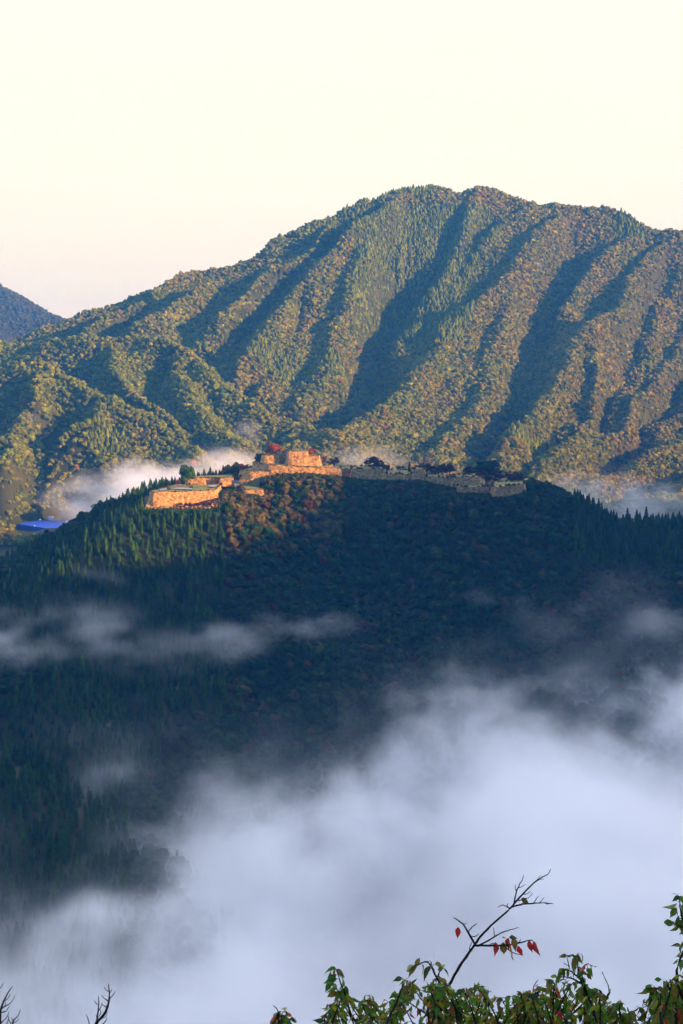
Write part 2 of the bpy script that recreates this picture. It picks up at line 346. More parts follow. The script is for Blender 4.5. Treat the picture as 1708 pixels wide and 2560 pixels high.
# ------------------------------------------------------------------ tree shapes
def blob_mesh(name, seed, kind, mat, sub=3):
    """lumpy crown of one tree, about 1 m radius, base at z = 0; kind broad or cedar"""
    rs = random.Random(seed); bm = bmesh.new()
    bmesh.ops.create_icosphere(bm, subdivisions=sub, radius=1)
    off = Vector((rs.random() * 50, rs.random() * 50, rs.random() * 50))
    for v in bm.verts:
        n = v.co.normalized()
        if kind == 'cedar':
            t = (n.z + 1) / 2
            r = (1 - t) ** .7 * .85 + .02
            a = math.atan2(n.y, n.x)
            j = 1 + .42 * mnoise.noise(Vector((n.x * 3, n.y * 3, t * 9)) + off)
            v.co = Vector((math.cos(a) * r * j, math.sin(a) * r * j, .2 + t * 2.3 + .12 * mnoise.noise(n * 6 + off)))
        else:
            k = 1 + .38 * mnoise.noise(n * 1.5 + off) + .26 * mnoise.noise(n * 3.6 + off) + .20 * mnoise.noise(n * 8 + off)
            v.co = n * k; v.co.z = v.co.z * .82 + .95
            if v.co.z < .3: v.co.z = .3 + (v.co.z - .3) * .3
    m = bpy.data.meshes.new(name); bm.to_mesh(m); bm.free(); m.materials.append(mat); return m
def leafy_mesh(name, seed, kind, mat, n=520, flat=1.0, size=.15, core_k=.95, nl=11, lr=(.28, .22)):
    """crown made of many small leaf clumps spread over lobes, unit size as blob_mesh"""
    rs = random.Random(seed); vs = []; fs = []
    if kind == 'cedar':
        spots = []
        for i in range(n):
            t = rs.random() ** 1.25; r = (1 - t) ** .75 * .8 * (.75 + .35 * math.sin(t * 38 + 3 * rs.random())) * (rs.random() ** .35)
            a = rs.random() * 6.283; spots.append((Vector((math.cos(a) * r, math.sin(a) * r, .2 + t * 2.55)), Vector((math.cos(a), math.sin(a), .35))))
    else:
        lobes = []
        for i in range(nl):
            a = rs.random() * 6.283; rr = .2 + .55 * rs.random(); zz = .45 + .95 * rs.random() * (1.15 - rr * .6)
            lobes.append((Vector((math.cos(a) * rr, math.sin(a) * rr, zz * flat + (1 - flat) * .9)), lr[0] + lr[1] * rs.random()))
        spots = []
        for i in range(n):
            c, r = rs.choice(lobes)
            d = Vector((rs.gauss(0, 1), rs.gauss(0, 1), rs.gauss(0, 1) + .25)).normalized()
            spots.append((c + Vector((d.x * r, d.y * r, d.z * r * (.45 + .4 * flat))) * (.75 + .35 * rs.random()), d))
    core = bmesh.new(); bmesh.ops.create_icosphere(core, subdivisions=2, radius=1)
    for v in core.verts:
        q = v.co.normalized()
        if kind == 'cedar':
            t = (q.z + 1) / 2; r = (1 - t) ** .75 * .62; v.co = Vector((q.x * r, q.y * r, .2 + t * 2.3)) if abs(q.z) < .99 else Vector((0, 0, .2 + t * 2.3))
        else:
            best = .25
            for c_, r_ in lobes: best = max(best, (c_ - Vector((0, 0, .9))).dot(q) * .85 + r_ * .72 if (c_ - Vector((0, 0, .9))).dot(q) > 0 else 0)
            v.co = Vector((0, 0, .9)) + q * best * core_k
    core.verts.ensure_lookup_table()
    vs += [v.co.copy() for v in core.verts]; fs += [tuple(v.index for v in f.verts) for f in core.faces]; core.free()
    for p, d in spots:
        nrm = (d + Vector((rs.uniform(-.7, .7), rs.uniform(-.7, .7), rs.uniform(-.3, .9)))).normalized()
        t = nrm.orthogonal().normalized(); t.rotate(Matrix.Rotation(rs.random() * 6.28, 3, nrm)); b = nrm.cross(t)
        s = size * rs.uniform(.6, 1.3); i = len(vs)
        k = 5
        vs.append(p + nrm * s * .35)
        for q in range(k):
            a = q * 6.283 / k + rs.uniform(-.3, .3); rr = s * rs.uniform(.6, 1.1)
            vs.append(p + t * math.cos(a) * rr + b * math.sin(a) * rr - nrm * s * rs.uniform(0, .3))
        for q in range(k): fs.append((i, i + 1 + q, i + 1 + (q + 1) % k))
    return mesh(name, vs, fs, [mat])
def tube(vs, fs, pts, rad, sides=6):
    base = len(vs); pts = [Vector(p) for p in pts]; n = len(pts)
    for i, p in enumerate(pts):
        d = (pts[min(i + 1, n - 1)] - pts[max(i - 1, 0)]).normalized()
        t = d.orthogonal().normalized(); b = d.cross(t)
        for k in range(sides):
            a = k * 6.283185 / sides; vs.append(p + (t * math.cos(a) + b * math.sin(a)) * rad[i])
    for i in range(n - 1):
        for k in range(sides):
            a = base + i * sides + k; b_ = base + i * sides + (k + 1) % sides
            fs.append((a, b_, b_ + sides, a + sides))
    fs.append(tuple(base + (n - 1) * sides + k for k in range(sides)))
def trunk_mesh(name, kind, seed, mat):
    rs = random.Random(seed); vs = []; fs = []
    if kind == 'cedar': tube(vs, fs, [(0, 0, -.5), (0, 0, 1), (0, 0, 2.6)], [.06, .045, .012])
    else:
        tube(vs, fs, [(0, 0, -.8), (.02, 0, .2), (0, .03, .6), (.02, .02, 1.2)], [.085, .065, .05, .02])
        for i in range(6):
            a = i * 1.05 + rs.random(); z0 = .25 + .1 * rs.random()
            tube(vs, fs, [(0, 0, z0), (math.cos(a) * .3, math.sin(a) * .3, z0 + .35), (math.cos(a) * .65, math.sin(a) * .65, z0 + .6)], [.035, .025, .008], 5)
    return mesh(name, vs, fs, [mat])

# ------------------------------------------------------------------ ramparts of the ruined castle
PLATS = []; TOPS = []
def rampart(label, top, H, turf=True, batter=.26, jit=.38, cat='stone wall', name='stone_rampart', group='stone ramparts of the ruined castle', mat=None):
    pts = [P(*q) for q in top]; n = len(pts)
    area = sum(pts[i].x * pts[(i + 1) % n].y - pts[(i + 1) % n].x * pts[i].y for i in range(n))
    if area < 0: pts.reverse()
    PLATS.append([(p.x, p.y) for p in pts]); TOPS.append([p.copy() for p in pts])
    c0 = sum(pts, Vector()) / n
    root = link(name, None, loc=(c0.x, c0.y, c0.z - H)); tag(root, label, cat, group)
    o = Vector((c0.x, c0.y, c0.z - H))
    nrm = []
    for i in range(n):
        e = pts[(i + 1) % n] - pts[i]; nrm.append(Vector((e.y, -e.x, 0)).normalized())
    mit = []
    for i in range(n):
        m = nrm[i - 1] + nrm[i]; m = m / max(m.length_squared, .5) * 1.0 * 1.0
        mit.append(m * 1.0)
    vs = []; fs = []; R_ = max(3, int(H / 1.5))
    cols = []          # loop of top positions around the perimeter
    for i in range(n):
        a, b = pts[i], pts[(i + 1) % n]; k = max(1, int((b - a).length / 2.2))
        for j in range(k):
            t = j / k; cols.append((a.lerp(b, t), mit[i].lerp(mit[(i + 1) % n], t) if j == 0 else (nrm[i] if 0 < t < 1 else mit[i]), j == 0))
    m_ = len(cols)
    for p, out, corner in cols:
        dz = random.uniform(-jit, jit) * 1.3
        for r in range(R_ + 1):
            t = r / R_; q = p + out * (2.0 if corner else 1.0) * .5 * 0 + out * (batter * H * t * (1.12 - .12 * (1 - t))) - Vector((0, 0, H * t))
            if r == 0: q = q + Vector((0, 0, dz))
            q = q + out * random.uniform(-jit, jit) * .6
            vs.append(q - o)
    for i in range(m_):
        for r in range(R_):
            a = i * (R_ + 1) + r; b = ((i + 1) % m_) * (R_ + 1) + r
            fs.append((a, a + 1, b + 1, b))
    fs.append(tuple(i * (R_ + 1) for i in range(m_)))
    wm = mesh('wall', vs, fs, [mat or M_STONE]); link('wall', wm, root)
    if turf:
        vt = []; cen = Vector(c0) + Vector((0, 0, .25)) - o; ft = []
        for p, out, corner in cols: vt.append(p - out * .6 + Vector((0, 0, random.uniform(.10, .45))) - o)
        k = len(vt)
        for p, out, corner in cols: vt.append((p - o).lerp(cen, .5) + Vector((0, 0, random.uniform(.2, .6))))
        for i in range(k): ft.append((i, (i + 1) % k, k + (i + 1) % k, k + i))
        vt.append(cen + Vector((0, 0, .3)))
        for i in range(k): ft.append((k + i, k + (i + 1) % k, 2 * k))
        link('turf', mesh('turf', vt, ft, [M_TURF], True), root)
    return root
rampart('long orange rampart lowest and leftmost of the ruins under a flat grass terrace', [(385, 1231.5, 1148), (460, 1229, 1156), (538, 1226, 1166), (552, 1212, 1235), (440, 1212, 1238), (374, 1229.5, 1166)], 13, cat='rampart')
rampart('crumbling low stone ledge along the foot of the lowest rampart', [(363, 1268, 1139), (400, 1270, 1139), (436, 1273, 1141), (440, 1267, 1148), (366, 1264, 1146)], 3, turf=False, jit=1.1, cat='ledge')
rampart('red brown rubble slope at the right foot of the lowest rampart', [(432, 1263, 1152), (470, 1257, 1158), (510, 1250, 1163), (542, 1241, 1166), (558, 1262, 1152), (556, 1274, 1142), (500, 1274, 1141), (436, 1272, 1141)], 6, turf=False, jit=1.1, batter=.8, cat='rubble', name='rubble_slope', mat=M_SCRUB)
rampart('orange wall with a dark set back middle behind the lowest grass terrace', [(466, 1197, 1240), (511, 1195, 1240), (513, 1196, 1252), (549, 1196, 1252), (551, 1195, 1240), (583, 1195, 1240), (583, 1188, 1282), (560, 1187, 1300), (470, 1192, 1290)], 8, cat='wall')
rampart('short orange wall right of the grey stair', [(600, 1198, 1235), (628, 1198, 1232), (641, 1199, 1238), (641, 1191, 1275), (603, 1191, 1275)], 8, cat='wall')
rampart('small orange bastion standing out above the trees, right of the lowest terrace', [(614, 1224.5, 1200), (659, 1224.5, 1200), (644, 1214, 1232), (602, 1214, 1232)], 6, cat='bastion')
rampart('corner bastion with a grey left face and an orange right face below the red tree', [(600, 1176, 1268), (626, 1177.5, 1245), (672, 1180, 1244), (672, 1172, 1285), (602, 1170, 1295)], 9, cat='bastion')
rampart('broad platform wall, glowing orange, that carries the two towers', [(631, 1159, 1268), (672, 1160, 1246), (720, 1164.5, 1243), (760, 1167, 1242), (832, 1171, 1242), (851, 1172, 1244), (851, 1166, 1310), (640, 1154, 1310)], 11, cat='platform')
rampart('dark recessed wall joining the orange platform to the long grey wall', [(851.5, 1173, 1260), (879.5, 1173, 1260), (879.5, 1168, 1300), (851.5, 1168, 1300)], 9, cat='wall')
rampart('long grey wall right of the recess, people standing on its top', [(880, 1172.5, 1250), (920, 1172, 1246), (961, 1172, 1241), (966, 1167, 1300), (880, 1167, 1300)], 10, cat='wall')
rampart('small flat topped tower under the red tree, left of the keep', [(663, 1138.5, 1264), (694, 1137.5, 1264), (697, 1135.5, 1288), (655, 1135.5, 1290)], 10, cat='tower base')
rampart('narrow dark wall piece between the two towers', [(700, 1142, 1275), (713, 1144, 1275), (713, 1140, 1290), (700, 1140, 1290)], 9, batter=.1, cat='wall')
rampart('highest flat topped stone keep base with people on top', [(723, 1128, 1256), (768, 1128, 1256), (769, 1126, 1288), (718, 1126, 1288)], 15, batter=.30, cat='keep')
rampart('lower shoulder of the keep on its right side', [(767, 1139, 1256), (797, 1139.5, 1256), (799, 1137, 1285), (767, 1137, 1285)], 10, batter=.24, cat='wall')
rampart('small pale stone block at the right end of the orange platform', [(822, 1163, 1252), (832, 1163, 1252), (832, 1161.5, 1262), (822, 1161.5, 1262)], 4, cat='block')
rampart('low grey wall with overgrown top right of the long grey wall', [(967, 1185, 1243), (1030, 1186, 1243), (1032, 1176, 1290), (964, 1175, 1290)], 7, cat='wall')
rampart('tiny pale block on the grass behind the low grey wall', [(993, 1172, 1285), (1007, 1172, 1285), (1007, 1170.5, 1296), (993, 1170.5, 1296)], 4, cat='block')
rampart('squarish grey block with a grass cap beside the small conifer', [(1033, 1173, 1242), (1061, 1173, 1242), (1062, 1170, 1268), (1031, 1170, 1268)], 11, cat='block')
rampart('grey wall under the paired brown trees', [(1066, 1192.5, 1238), (1130, 1194, 1234), (1130, 1188, 1285), (1066, 1185, 1290)], 8, cat='wall')
rampart('grey bastion topped with grass and white clad people, right half of the ruins', [(1133, 1193, 1222), (1198, 1192, 1224), (1212, 1198, 1235), (1206, 1188, 1265), (1136, 1188, 1265)], 10, cat='bastion')
rampart('low grey ledge wall below the grass topped bastion', [(1145, 1218, 1206), (1220, 1217, 1206), (1216, 1211.5, 1226), (1145, 1212.5, 1226)], 6, cat='ledge')
rampart('rightmost grey rampart at the end of the ruins, grass on top', [(1230, 1216, 1196), (1246, 1218, 1190), (1310, 1211, 1198), (1312, 1204, 1235), (1234, 1206, 1238)], 10, cat='rampart')
rampart('flat terrace carrying the dark tree group at the right end', [(1218, 1206, 1240), (1322, 1203, 1240), (1330, 1196, 1300), (1200, 1196, 1300)], 5, cat='terrace')

# paths and stair
def sheet(name, pts, mat, lift=.35):
    v = [P(*q) + Vector((0, 0, lift)) for q in pts]; return mesh(name, v, [tuple(range(len(v)))], [mat])
st = link('stone_stair', None, loc=P(592, 1213, 1232)); tag(st, 'grey stair climbing between two orange walls', 'stair')
o0 = P(592, 1213, 1232)
a0, a1, b0, b1 = P(585, 1212, 1232), P(599, 1212, 1232), P(588, 1196, 1268), P(601, 1195, 1268)
vs = []; fs = []; K = 18
for i in range(K):
    t0, t1 = i / K, (i + 1) / K
    l0, r0, l1, r1 = a0.lerp(b0, t0), a1.lerp(b1, t0), a0.lerp(b0, t1), a1.lerp(b1, t1); zt = l1.z
    q = [Vector((l0.x, l0.y, l0.z - 1.5)), Vector((r0.x, r0.y, l0.z - 1.5)), Vector((r0.x, r0.y, zt)), Vector((l0.x, l0.y, zt)), Vector((r1.x, r1.y, zt)), Vector((l1.x, l1.y, zt)), Vector((l1.x, l1.y, l0.z - 1.5)), Vector((r1.x, r1.y, l0.z - 1.5))]
    b_ = len(vs); vs += [p - o0 for p in q]
    fs += [(b_, b_ + 1, b_ + 2, b_ + 3), (b_ + 3, b_ + 2, b_ + 4, b_ + 5), (b_, b_ + 3, b_ + 5, b_ + 6), (b_ + 1, b_ + 7, b_ + 4, b_ + 2)]
link('steps', mesh('steps', vs, fs, [M_GRAVEL]), st)

# ------------------------------------------------------------------ forests
def inside(poly, x, y, grow):
    cx = sum(p[0] for p in poly) / len(poly); cy = sum(p[1] for p in poly) / len(poly)
    r = np.zeros(x.shape, bool); n = len(poly)
    q = [(px + (px - cx) / max(1e-6, math.hypot(px - cx, py - cy)) * grow, py + (py - cy) / max(1e-6, math.hypot(px - cx, py - cy)) * grow) for px, py in poly]
    for i in range(n):
        x1, y1 = q[i]; x2, y2 = q[(i + 1) % n]
        c_ = ((y1 > y) != (y2 > y)) & (x < (x2 - x1) * (y - y1) / (y2 - y1 + 1e-12) + x1); r ^= c_
    return r
BU = [0, 354, 358, 546, 549, 606, 612, 641, 645, 670, 700, 770, 850, 960, 1030, 1064, 1080, 1130, 1148, 1222, 1230, 1262, 1310, 1326, 1330, 1708]
BV = [0, 0, 1271, 1275, 1229, 1224, 1222, 1222, 1202, 1192, 1187, 1184, 1193, 1199, 1197, 1197, 1207, 1214, 1229, 1231, 1242, 1241, 1229, 1203, 0, 0]
def jitter_points(x0, x1, y0, y1, sp):
    X, Y = np.meshgrid(np.arange(x0, x1, sp), np.arange(y0, y1, sp * .9))
    X = X + (np.arange(X.shape[0]) % 2)[:, None] * sp / 2
    X = X.ravel() + RNG.uniform(-.42, .42, X.size) * sp; Y = Y.ravel() + RNG.uniform(-.42, .42, Y.size) * sp
    k = (np.abs(X) < Y * .29 + 40); return X[k], Y[k]
# --- back mountains
def mixc(a, b, t): return a[None, :] * (1 - t[:, None]) + b[None, :] * t[:, None]
C_ = lambda *v: np.array(v, float)
def back_points():
    X, Y = jitter_points(-1000, 1000, 1560, 3080, 6.2)
    Z = height(X, Y)
    X2, Y2 = jitter_points(-1000, 1000, 1560, 3080, 6.2); Z2 = height(X2, Y2)
    sl2 = np.hypot(height(X2 + 4, Y2) - Z2, height(X2, Y2 + 4) - Z2) / 4; kk = RNG.random(len(X2)) < np.clip((sl2 - .5) * 2.0, 0, 1)
    X, Y, Z = np.append(X, X2[kk]), np.append(Y, Y2[kk]), np.append(Z, Z2[kk])
    uu, vv = proj(X, Y, Z + 11); block = (uu > 38) & (uu < 240) & (Y < 1790) & (vv < 1321) & (Y > 1540)
    keep = ~block & (Z > -157) & (((X + 395) / 72) ** 2 + ((Y - 1762) / 118) ** 2 > 1)
    X, Y, Z = X[keep], Y[keep], Z[keep]
    u, v = proj(X, Y, Z)
    pn = fbm(X, Y, 160, 4); pn2 = fbm(X + 900, Y + 77, 60, 3)
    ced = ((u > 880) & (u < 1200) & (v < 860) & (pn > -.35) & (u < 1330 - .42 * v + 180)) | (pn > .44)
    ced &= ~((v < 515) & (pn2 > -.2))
    n = len(X); r = RNG.random(n)
    olive, brown, green, rust, yell = C_(.155, .190, .012), C_(.220, .180, .020), C_(.075, .12, .016), C_(.30, .12, .045), C_(.28, .25, .025)
    t = np.clip(.22 + pn2 * .8 + RNG.normal(0, .22, n) + np.clip((u - 700) / 1500, 0, .42) - np.clip((v - 800) / 1500, 0, .2), 0, 1)
    col = mixc(olive, brown, t)
    g = r < .12; col[g] = green
    g = (r > .994) & (pn2 > -.1); col[g] = rust
    g = (r > .93) & (r <= .965); col[g] = yell
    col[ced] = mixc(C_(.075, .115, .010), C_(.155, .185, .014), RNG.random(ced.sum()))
    col *= RNG.uniform(.7, 1.3, (n, 1))
    sc = np.clip(RNG.lognormal(1.33, .28, n), 2.0, 6.2) * np.where(ced, .8, 1.0)
    kind = np.where(ced, RNG.integers(4, 7, n), RNG.integers(0, 4, n))
    return X, Y, Z, col, sc, kind, ced
def front_points():
    X, Y = jitter_points(-420, 430, 600, 1345, 5.7); nb = len(X)
    X2, Y2 = jitter_points(-215, 195, 1125, 1262, 2.3); X, Y = np.append(X, X2), np.append(Y, Y2); und = np.arange(len(X)) >= nb
    Z = height(X, Y); keep = Z > -318
    u, v = proj(X, Y, Z); keep &= ~und | ((v < np.interp(u, BU, BV) + 26) & (u > 356) & (u < 1328))
    for poly in PLATS: keep &= ~inside(poly, X, Y, 3.0)
    X, Y, Z, und = X[keep], Y[keep], Z[keep], und[keep]
    n = len(X); u, v = proj(X, Y, Z)
    pn = fbm(X + 300, Y, 110, 4); pn2 = fbm(X, Y + 700, 45, 3)
    ced = ((u < 560) & (pn > -.12) & (v < 1620)) | ((u > 200) & (u < 400) & (v > 1600) & (v < 1950)) | ((pn > .28) & (u < 560)) | ((u > 1430) & (v < 1420)) | ((Y < 860) & (u < 320))
    ced &= ~((u > 560) & (u < 900) & (v < 1420))
    r = RNG.random(n)
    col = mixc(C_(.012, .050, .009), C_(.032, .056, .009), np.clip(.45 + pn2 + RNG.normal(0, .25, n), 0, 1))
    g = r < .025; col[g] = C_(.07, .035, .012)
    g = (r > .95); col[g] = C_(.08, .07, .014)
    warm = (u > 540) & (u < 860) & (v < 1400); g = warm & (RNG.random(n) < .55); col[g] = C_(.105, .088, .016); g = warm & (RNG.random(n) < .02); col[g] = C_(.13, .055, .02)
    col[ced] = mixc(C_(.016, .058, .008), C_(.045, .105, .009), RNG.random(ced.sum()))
    col *= RNG.uniform(.75, 1.25, (n, 1))
    sc = np.clip(RNG.lognormal(1.25, .25, n), 1.9, 6.2) * np.where(ced & (u < 560), .80, 1.0)
    ced &= ~und; sc = np.where(und, RNG.uniform(1.0, 2.7, n), sc)
    kind = np.where(ced, RNG.integers(4, 7, n), RNG.integers(0, 4, n))
    hgt = np.where(ced, sc * 2.75, sc * 1.95)
    _, vt = proj(X, Y, Z + hgt)
    bound = np.interp(u, BU, BV); bound = np.where((u > 604) & (u < 668) & (Y < 1202), 1238, bound); bound = np.where(bound > 0, bound - RNG.uniform(0, 1, n) * np.where(u > 860, 3, 9), bound); infront = Y < 1262
    bad = infront & (vt < bound) & (bound > 0)
    # shorter where they would cover the walls, removed where even low growth would
    ok = ~bad
    for k_ in (.72, .5, .33, .2):
        _, vt2 = proj(X, Y, Z + hgt * k_); g = bad & ~ok & (vt2 >= bound); sc = np.where(g, sc * k_, sc); ok |= g
    bad2 = ~ok
    return [a[~bad2] for a in (X, Y, Z, col, sc, kind, ced, u, v)]
protoB = bpy.data.collections.new('crown_shapes_far'); protoF = bpy.data.collections.new('crown_shapes_near')
def proto(col, name, m): o = bpy.data.objects.new(name, m); col.objects.link(o)
for i in range(4): proto(protoB, 'a%d_broad_crown' % i, leafy_mesh('broad_crown', 10 + i, 'broad', M_FI, 330, size=.21))
for i in range(3): proto(protoB, 'b%d_cedar_crown' % i, blob_mesh('cedar_crown', 20 + i, 'cedar', M_FI))
LEAFY_B = [leafy_mesh('broad_crown_leafy', 30 + i, 'broad', M_FI, 620) for i in range(4)]
LEAFY_C = [leafy_mesh('cedar_crown_leafy', 40 + i, 'cedar', M_FI, 460, size=.13) for i in range(3)]
for i in range(4): proto(protoF, 'a%d_broad_leafy' % i, LEAFY_B[i])
for i in range(3): proto(protoF, 'b%d_cedar_leafy' % i, LEAFY_C[i])
def scatter(name, pts, protos, label, cat):
    X, Y, Z, colr, sc, kind = pts[:6]; n = len(X)
    m = bpy.data.meshes.new(name); m.vertices.add(n); m.vertices.foreach_set('co', np.stack([X, Y, Z - .25 * sc], -1).ravel())
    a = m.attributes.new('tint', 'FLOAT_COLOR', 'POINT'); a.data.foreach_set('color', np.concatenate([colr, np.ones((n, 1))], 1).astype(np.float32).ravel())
    a = m.attributes.new('size', 'FLOAT_VECTOR', 'POINT')
    a.data.foreach_set('vector', (sc[:, None] * np.stack([RNG.uniform(.85, 1.15, n), RNG.uniform(.85, 1.15, n), RNG.uniform(.85, 1.25, n)], -1)).astype(np.float32).ravel())
    a = m.attributes.new('turn', 'FLOAT', 'POINT'); a.data.foreach_set('value', RNG.uniform(0, 6.28, n).astype(np.float32))
    a = m.attributes.new('pick', 'INT', 'POINT'); a.data.foreach_set('value', kind.astype(np.int32))
    m.update()
    o = link(name, m); tag(o, label, cat, kind='stuff')
    g = bpy.data.node_groups.new(name + '_scatter', 'GeometryNodeTree')
    g.interface.new_socket('Geometry', in_out='INPUT', socket_type='NodeSocketGeometry'); g.interface.new_socket('Geometry', in_out='OUTPUT', socket_type='NodeSocketGeometry')
    gi, go = g.nodes.new('NodeGroupInput'), g.nodes.new('NodeGroupOutput')
    ip = g.nodes.new('GeometryNodeInstanceOnPoints'); ci = g.nodes.new('GeometryNodeCollectionInfo')
    ci.inputs['Collection'].default_value = protos; ci.inputs['Separate Children'].default_value = True; ci.inputs['Reset Children'].default_value = True
    mp_ = g.nodes.new('GeometryNodeMeshToPoints')
    def at(nm, t):
        q = g.nodes.new('GeometryNodeInputNamedAttribute'); q.data_type = t; q.inputs['Name'].default_value = nm; return q.outputs['Attribute']
    cx = g.nodes.new('ShaderNodeCombineXYZ'); g.links.new(at('turn', 'FLOAT'), cx.inputs[2])
    g.links.new(gi.outputs[0], mp_.inputs['Mesh']); g.links.new(mp_.outputs[0], ip.inputs['Points']); g.links.new(ci.outputs[0], ip.inputs['Instance'])
    ip.inputs['Pick Instance'].default_value = True
    g.links.new(at('pick', 'INT'), ip.inputs['Instance Index']); g.links.new(cx.outputs[0], ip.inputs['Rotation']); g.links.new(at('size', 'FLOAT_VECTOR'), ip.inputs['Scale'])
    g.links.new(ip.outputs[0], go.inputs[0])
    md = o.modifiers.new('scatter', 'NODES'); md.node_group = g
    return o
bp = back_points()
hill = bp[1] < 2560
lo_left = (proj(bp[0], bp[1], bp[2])[0] < 640) & (bp[1] < 2460)
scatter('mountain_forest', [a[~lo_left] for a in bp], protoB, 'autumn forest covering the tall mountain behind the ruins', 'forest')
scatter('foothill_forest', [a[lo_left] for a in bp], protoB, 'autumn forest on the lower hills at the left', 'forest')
def far_points():
    X, Y = jitter_points(-1500, -850, 3700, 4900, 13); Z = height(X, Y); k = Z > 60; X, Y, Z = X[k], Y[k], Z[k]; n = len(X)
    return X, Y, Z, mixc(C_(.04, .06, .025), C_(.08, .07, .03), RNG.random(n)), RNG.uniform(5, 9, n), RNG.integers(0, 4, n)
scatter('far_mountain_forest', far_points(), protoB, 'hazy forest on the distant mountain at the left edge', 'forest')
fX, fY, fZ, fC, fS, fK, fCed, fU, fV = front_points()
# ---- single trees taken out of the castle hill forest: along the skyline and below the walls
big = fS > 1.9
hgt = np.where(fCed, fS * 2.75, fS * 1.95)
crestv = np.interp(fU, [0, 100, 200, 300, 380, 450, 560, 640, 1310, 1400, 1500, 1560, 1708], [1395, 1345, 1285, 1240, 1205, 1190, 1165, 1140, 1195, 1240, 1285, 1290, 1285])
tu, tv = proj(fX, fY, fZ + hgt)
wallb = np.interp(fU, BU, BV)
skyl = (np.abs(tv - crestv) < 16) & ((fU < 640) | (fU > 1312)) & (fU > 0) & (fU < 1708)
under = (fY < 1255) & (tv - wallb < 32) & (wallb > 0) & (tv > wallb)
sel = np.where((skyl | under) & big)[0]
if len(sel) > 290: sel = RNG.choice(sel, 290, replace=False)
rest = np.ones(len(fX), bool); rest[sel] = False
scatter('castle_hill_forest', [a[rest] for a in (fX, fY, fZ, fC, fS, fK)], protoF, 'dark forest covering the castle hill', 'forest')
def remat(m, mat, nm):
    q = m.copy(); q.name = nm; q.materials.clear(); q.materials.append(mat); return q
CB = [remat(m, M_FO, 'crown') for m in LEAFY_B]; CC = [remat(m, M_FO, 'crown') for m in LEAFY_C]
TB, TC = [trunk_mesh('trunk', 'broad', i, M_BARK) for i in range(4)], trunk_mesh('trunk', 'cedar', 1, M_BARK)
def tree(name, label, cat, loc, s, crown, trunk, colr, rot=0, group=None, sz=1.0):
    r = link(name, None, loc=loc); r.rotation_euler[2] = rot; r.scale = (s, s, s * sz); tag(r, label, cat, group)
    a = link('crown', crown, r); a.color = (*colr, 1); link('trunk', trunk, r); return r
def side(u): return 'left end of the hill' if u < 380 else 'middle of the hill' if u < 1312 else 'right end of the hill'
for i in sel:
    ced = bool(fCed[i]); u = fU[i]; onsky = bool(skyl[i])
    kindn = 'cedar' if ced else 'broadleaf tree'
    where = ('on the skyline left of the ruins' if u < 500 else 'on the wooded rise behind the lower ruins' if u < 700 else 'on the skyline right of the ruins') if onsky else \
            ('just below the orange lower ruins' if u < 664 else 'just below the orange middle walls' if u < 860 else 'just below the shaded grey walls')
    c3 = fC[i]; hue = 'red brown' if c3[0] > c3[1] * 1.9 else 'olive brown' if c3[0] > c3[1] * 1.15 else 'dark green'
    lab = '%s %s %s' % (hue, kindn, where)
    tree('cedar_tree' if ced else 'broadleaf_tree', lab, 'tree', (fX[i], fY[i], fZ[i] - .25 * fS[i]), fS[i], (CC[int(fK[i]) - 4] if ced else CB[int(fK[i])]), TC if ced else TB[int(fK[i])], c3, random.random() * 6.28, group=lab + 's')

# ------------------------------------------------------------------ garden trees among the ruins
UMB = [leafy_mesh('crown', 60 + i, 'broad', M_FO, 950, flat=.97, size=.075, core_k=.4, nl=17, lr=(.15, .16)) for i in range(4)]
SPARSE = [leafy_mesh('crown', 70 + i, 'broad', M_FO, 420, flat=.8, size=.075, core_k=.3, nl=14, lr=(.14, .15)) for i in range(3)]
PINE = [leafy_mesh('crown', 80 + i, 'broad', M_FO, 1500, flat=.9, size=.075, core_k=.7, nl=14, lr=(.2, .18)) for i in range(2)]
def place(label, cat, name, u0, u1, vtop, vbot, d, crown, colr, k):
    base = P((u0 + u1) / 2, vbot, d); top = P((u0 + u1) / 2, vtop, d); H = top.z - base.z
    W = (u1 - u0) / F_PX * d
    s = W / 1.55; hz_ = H / 1.55
    r = tree(name, label, cat, base, 1, crown, TB[k % 4], colr, k * 1.3); r.scale = (s, s, hz_); return r
RED, BRN, DGR, PUR, GRN = (.24, .065, .025), (.12, .05, .028), (.02, .035, .012), (.055, .028, .026), (.015, .045, .018)
place('big dark green pine at the back of the lowest grass terrace', 'tree', 'pine_tree', 445, 489, 1164, 1201, 1228, PINE[0], (.045, .11, .018), 0)
place('small pinkish bare tree at the left of the lowest terrace', 'tree', 'small_tree', 436, 452, 1198, 1214, 1215, SPARSE[0], (.16, .06, .04), 1)
place('red brown tree on the corner bastion', 'tree', 'maple_tree', 592, 627, 1156, 1178, 1275, SPARSE[1], (.16, .055, .03), 2)
place('dark pine left of the small tower', 'tree', 'pine_tree', 634, 661, 1132, 1163, 1296, PINE[1], DGR, 3)
place('fiery red tree on top of the small tower', 'tree', 'maple_tree', 666, 712, 1107, 1140, 1275, UMB[0], RED, 1)
place('orange red tree behind the right edge of the keep', 'tree', 'maple_tree', 766, 791, 1117, 1141, 1284, UMB[1], (.28, .07, .03), 2)
place('small rusty tree right of the keep shoulder', 'tree', 'maple_tree', 799, 820, 1136, 1160, 1288, SPARSE[2], (.16, .05, .03), 4)
place('brown spreading tree at the right end of the orange platform', 'tree', 'cherry_tree', 819, 852, 1143, 1167, 1292, UMB[2], (.10, .045, .03), 5)
place('wide purple brown tree above the long grey wall', 'tree', 'cherry_tree', 914, 980, 1140, 1176, 1282, UMB[3], PUR, 6)
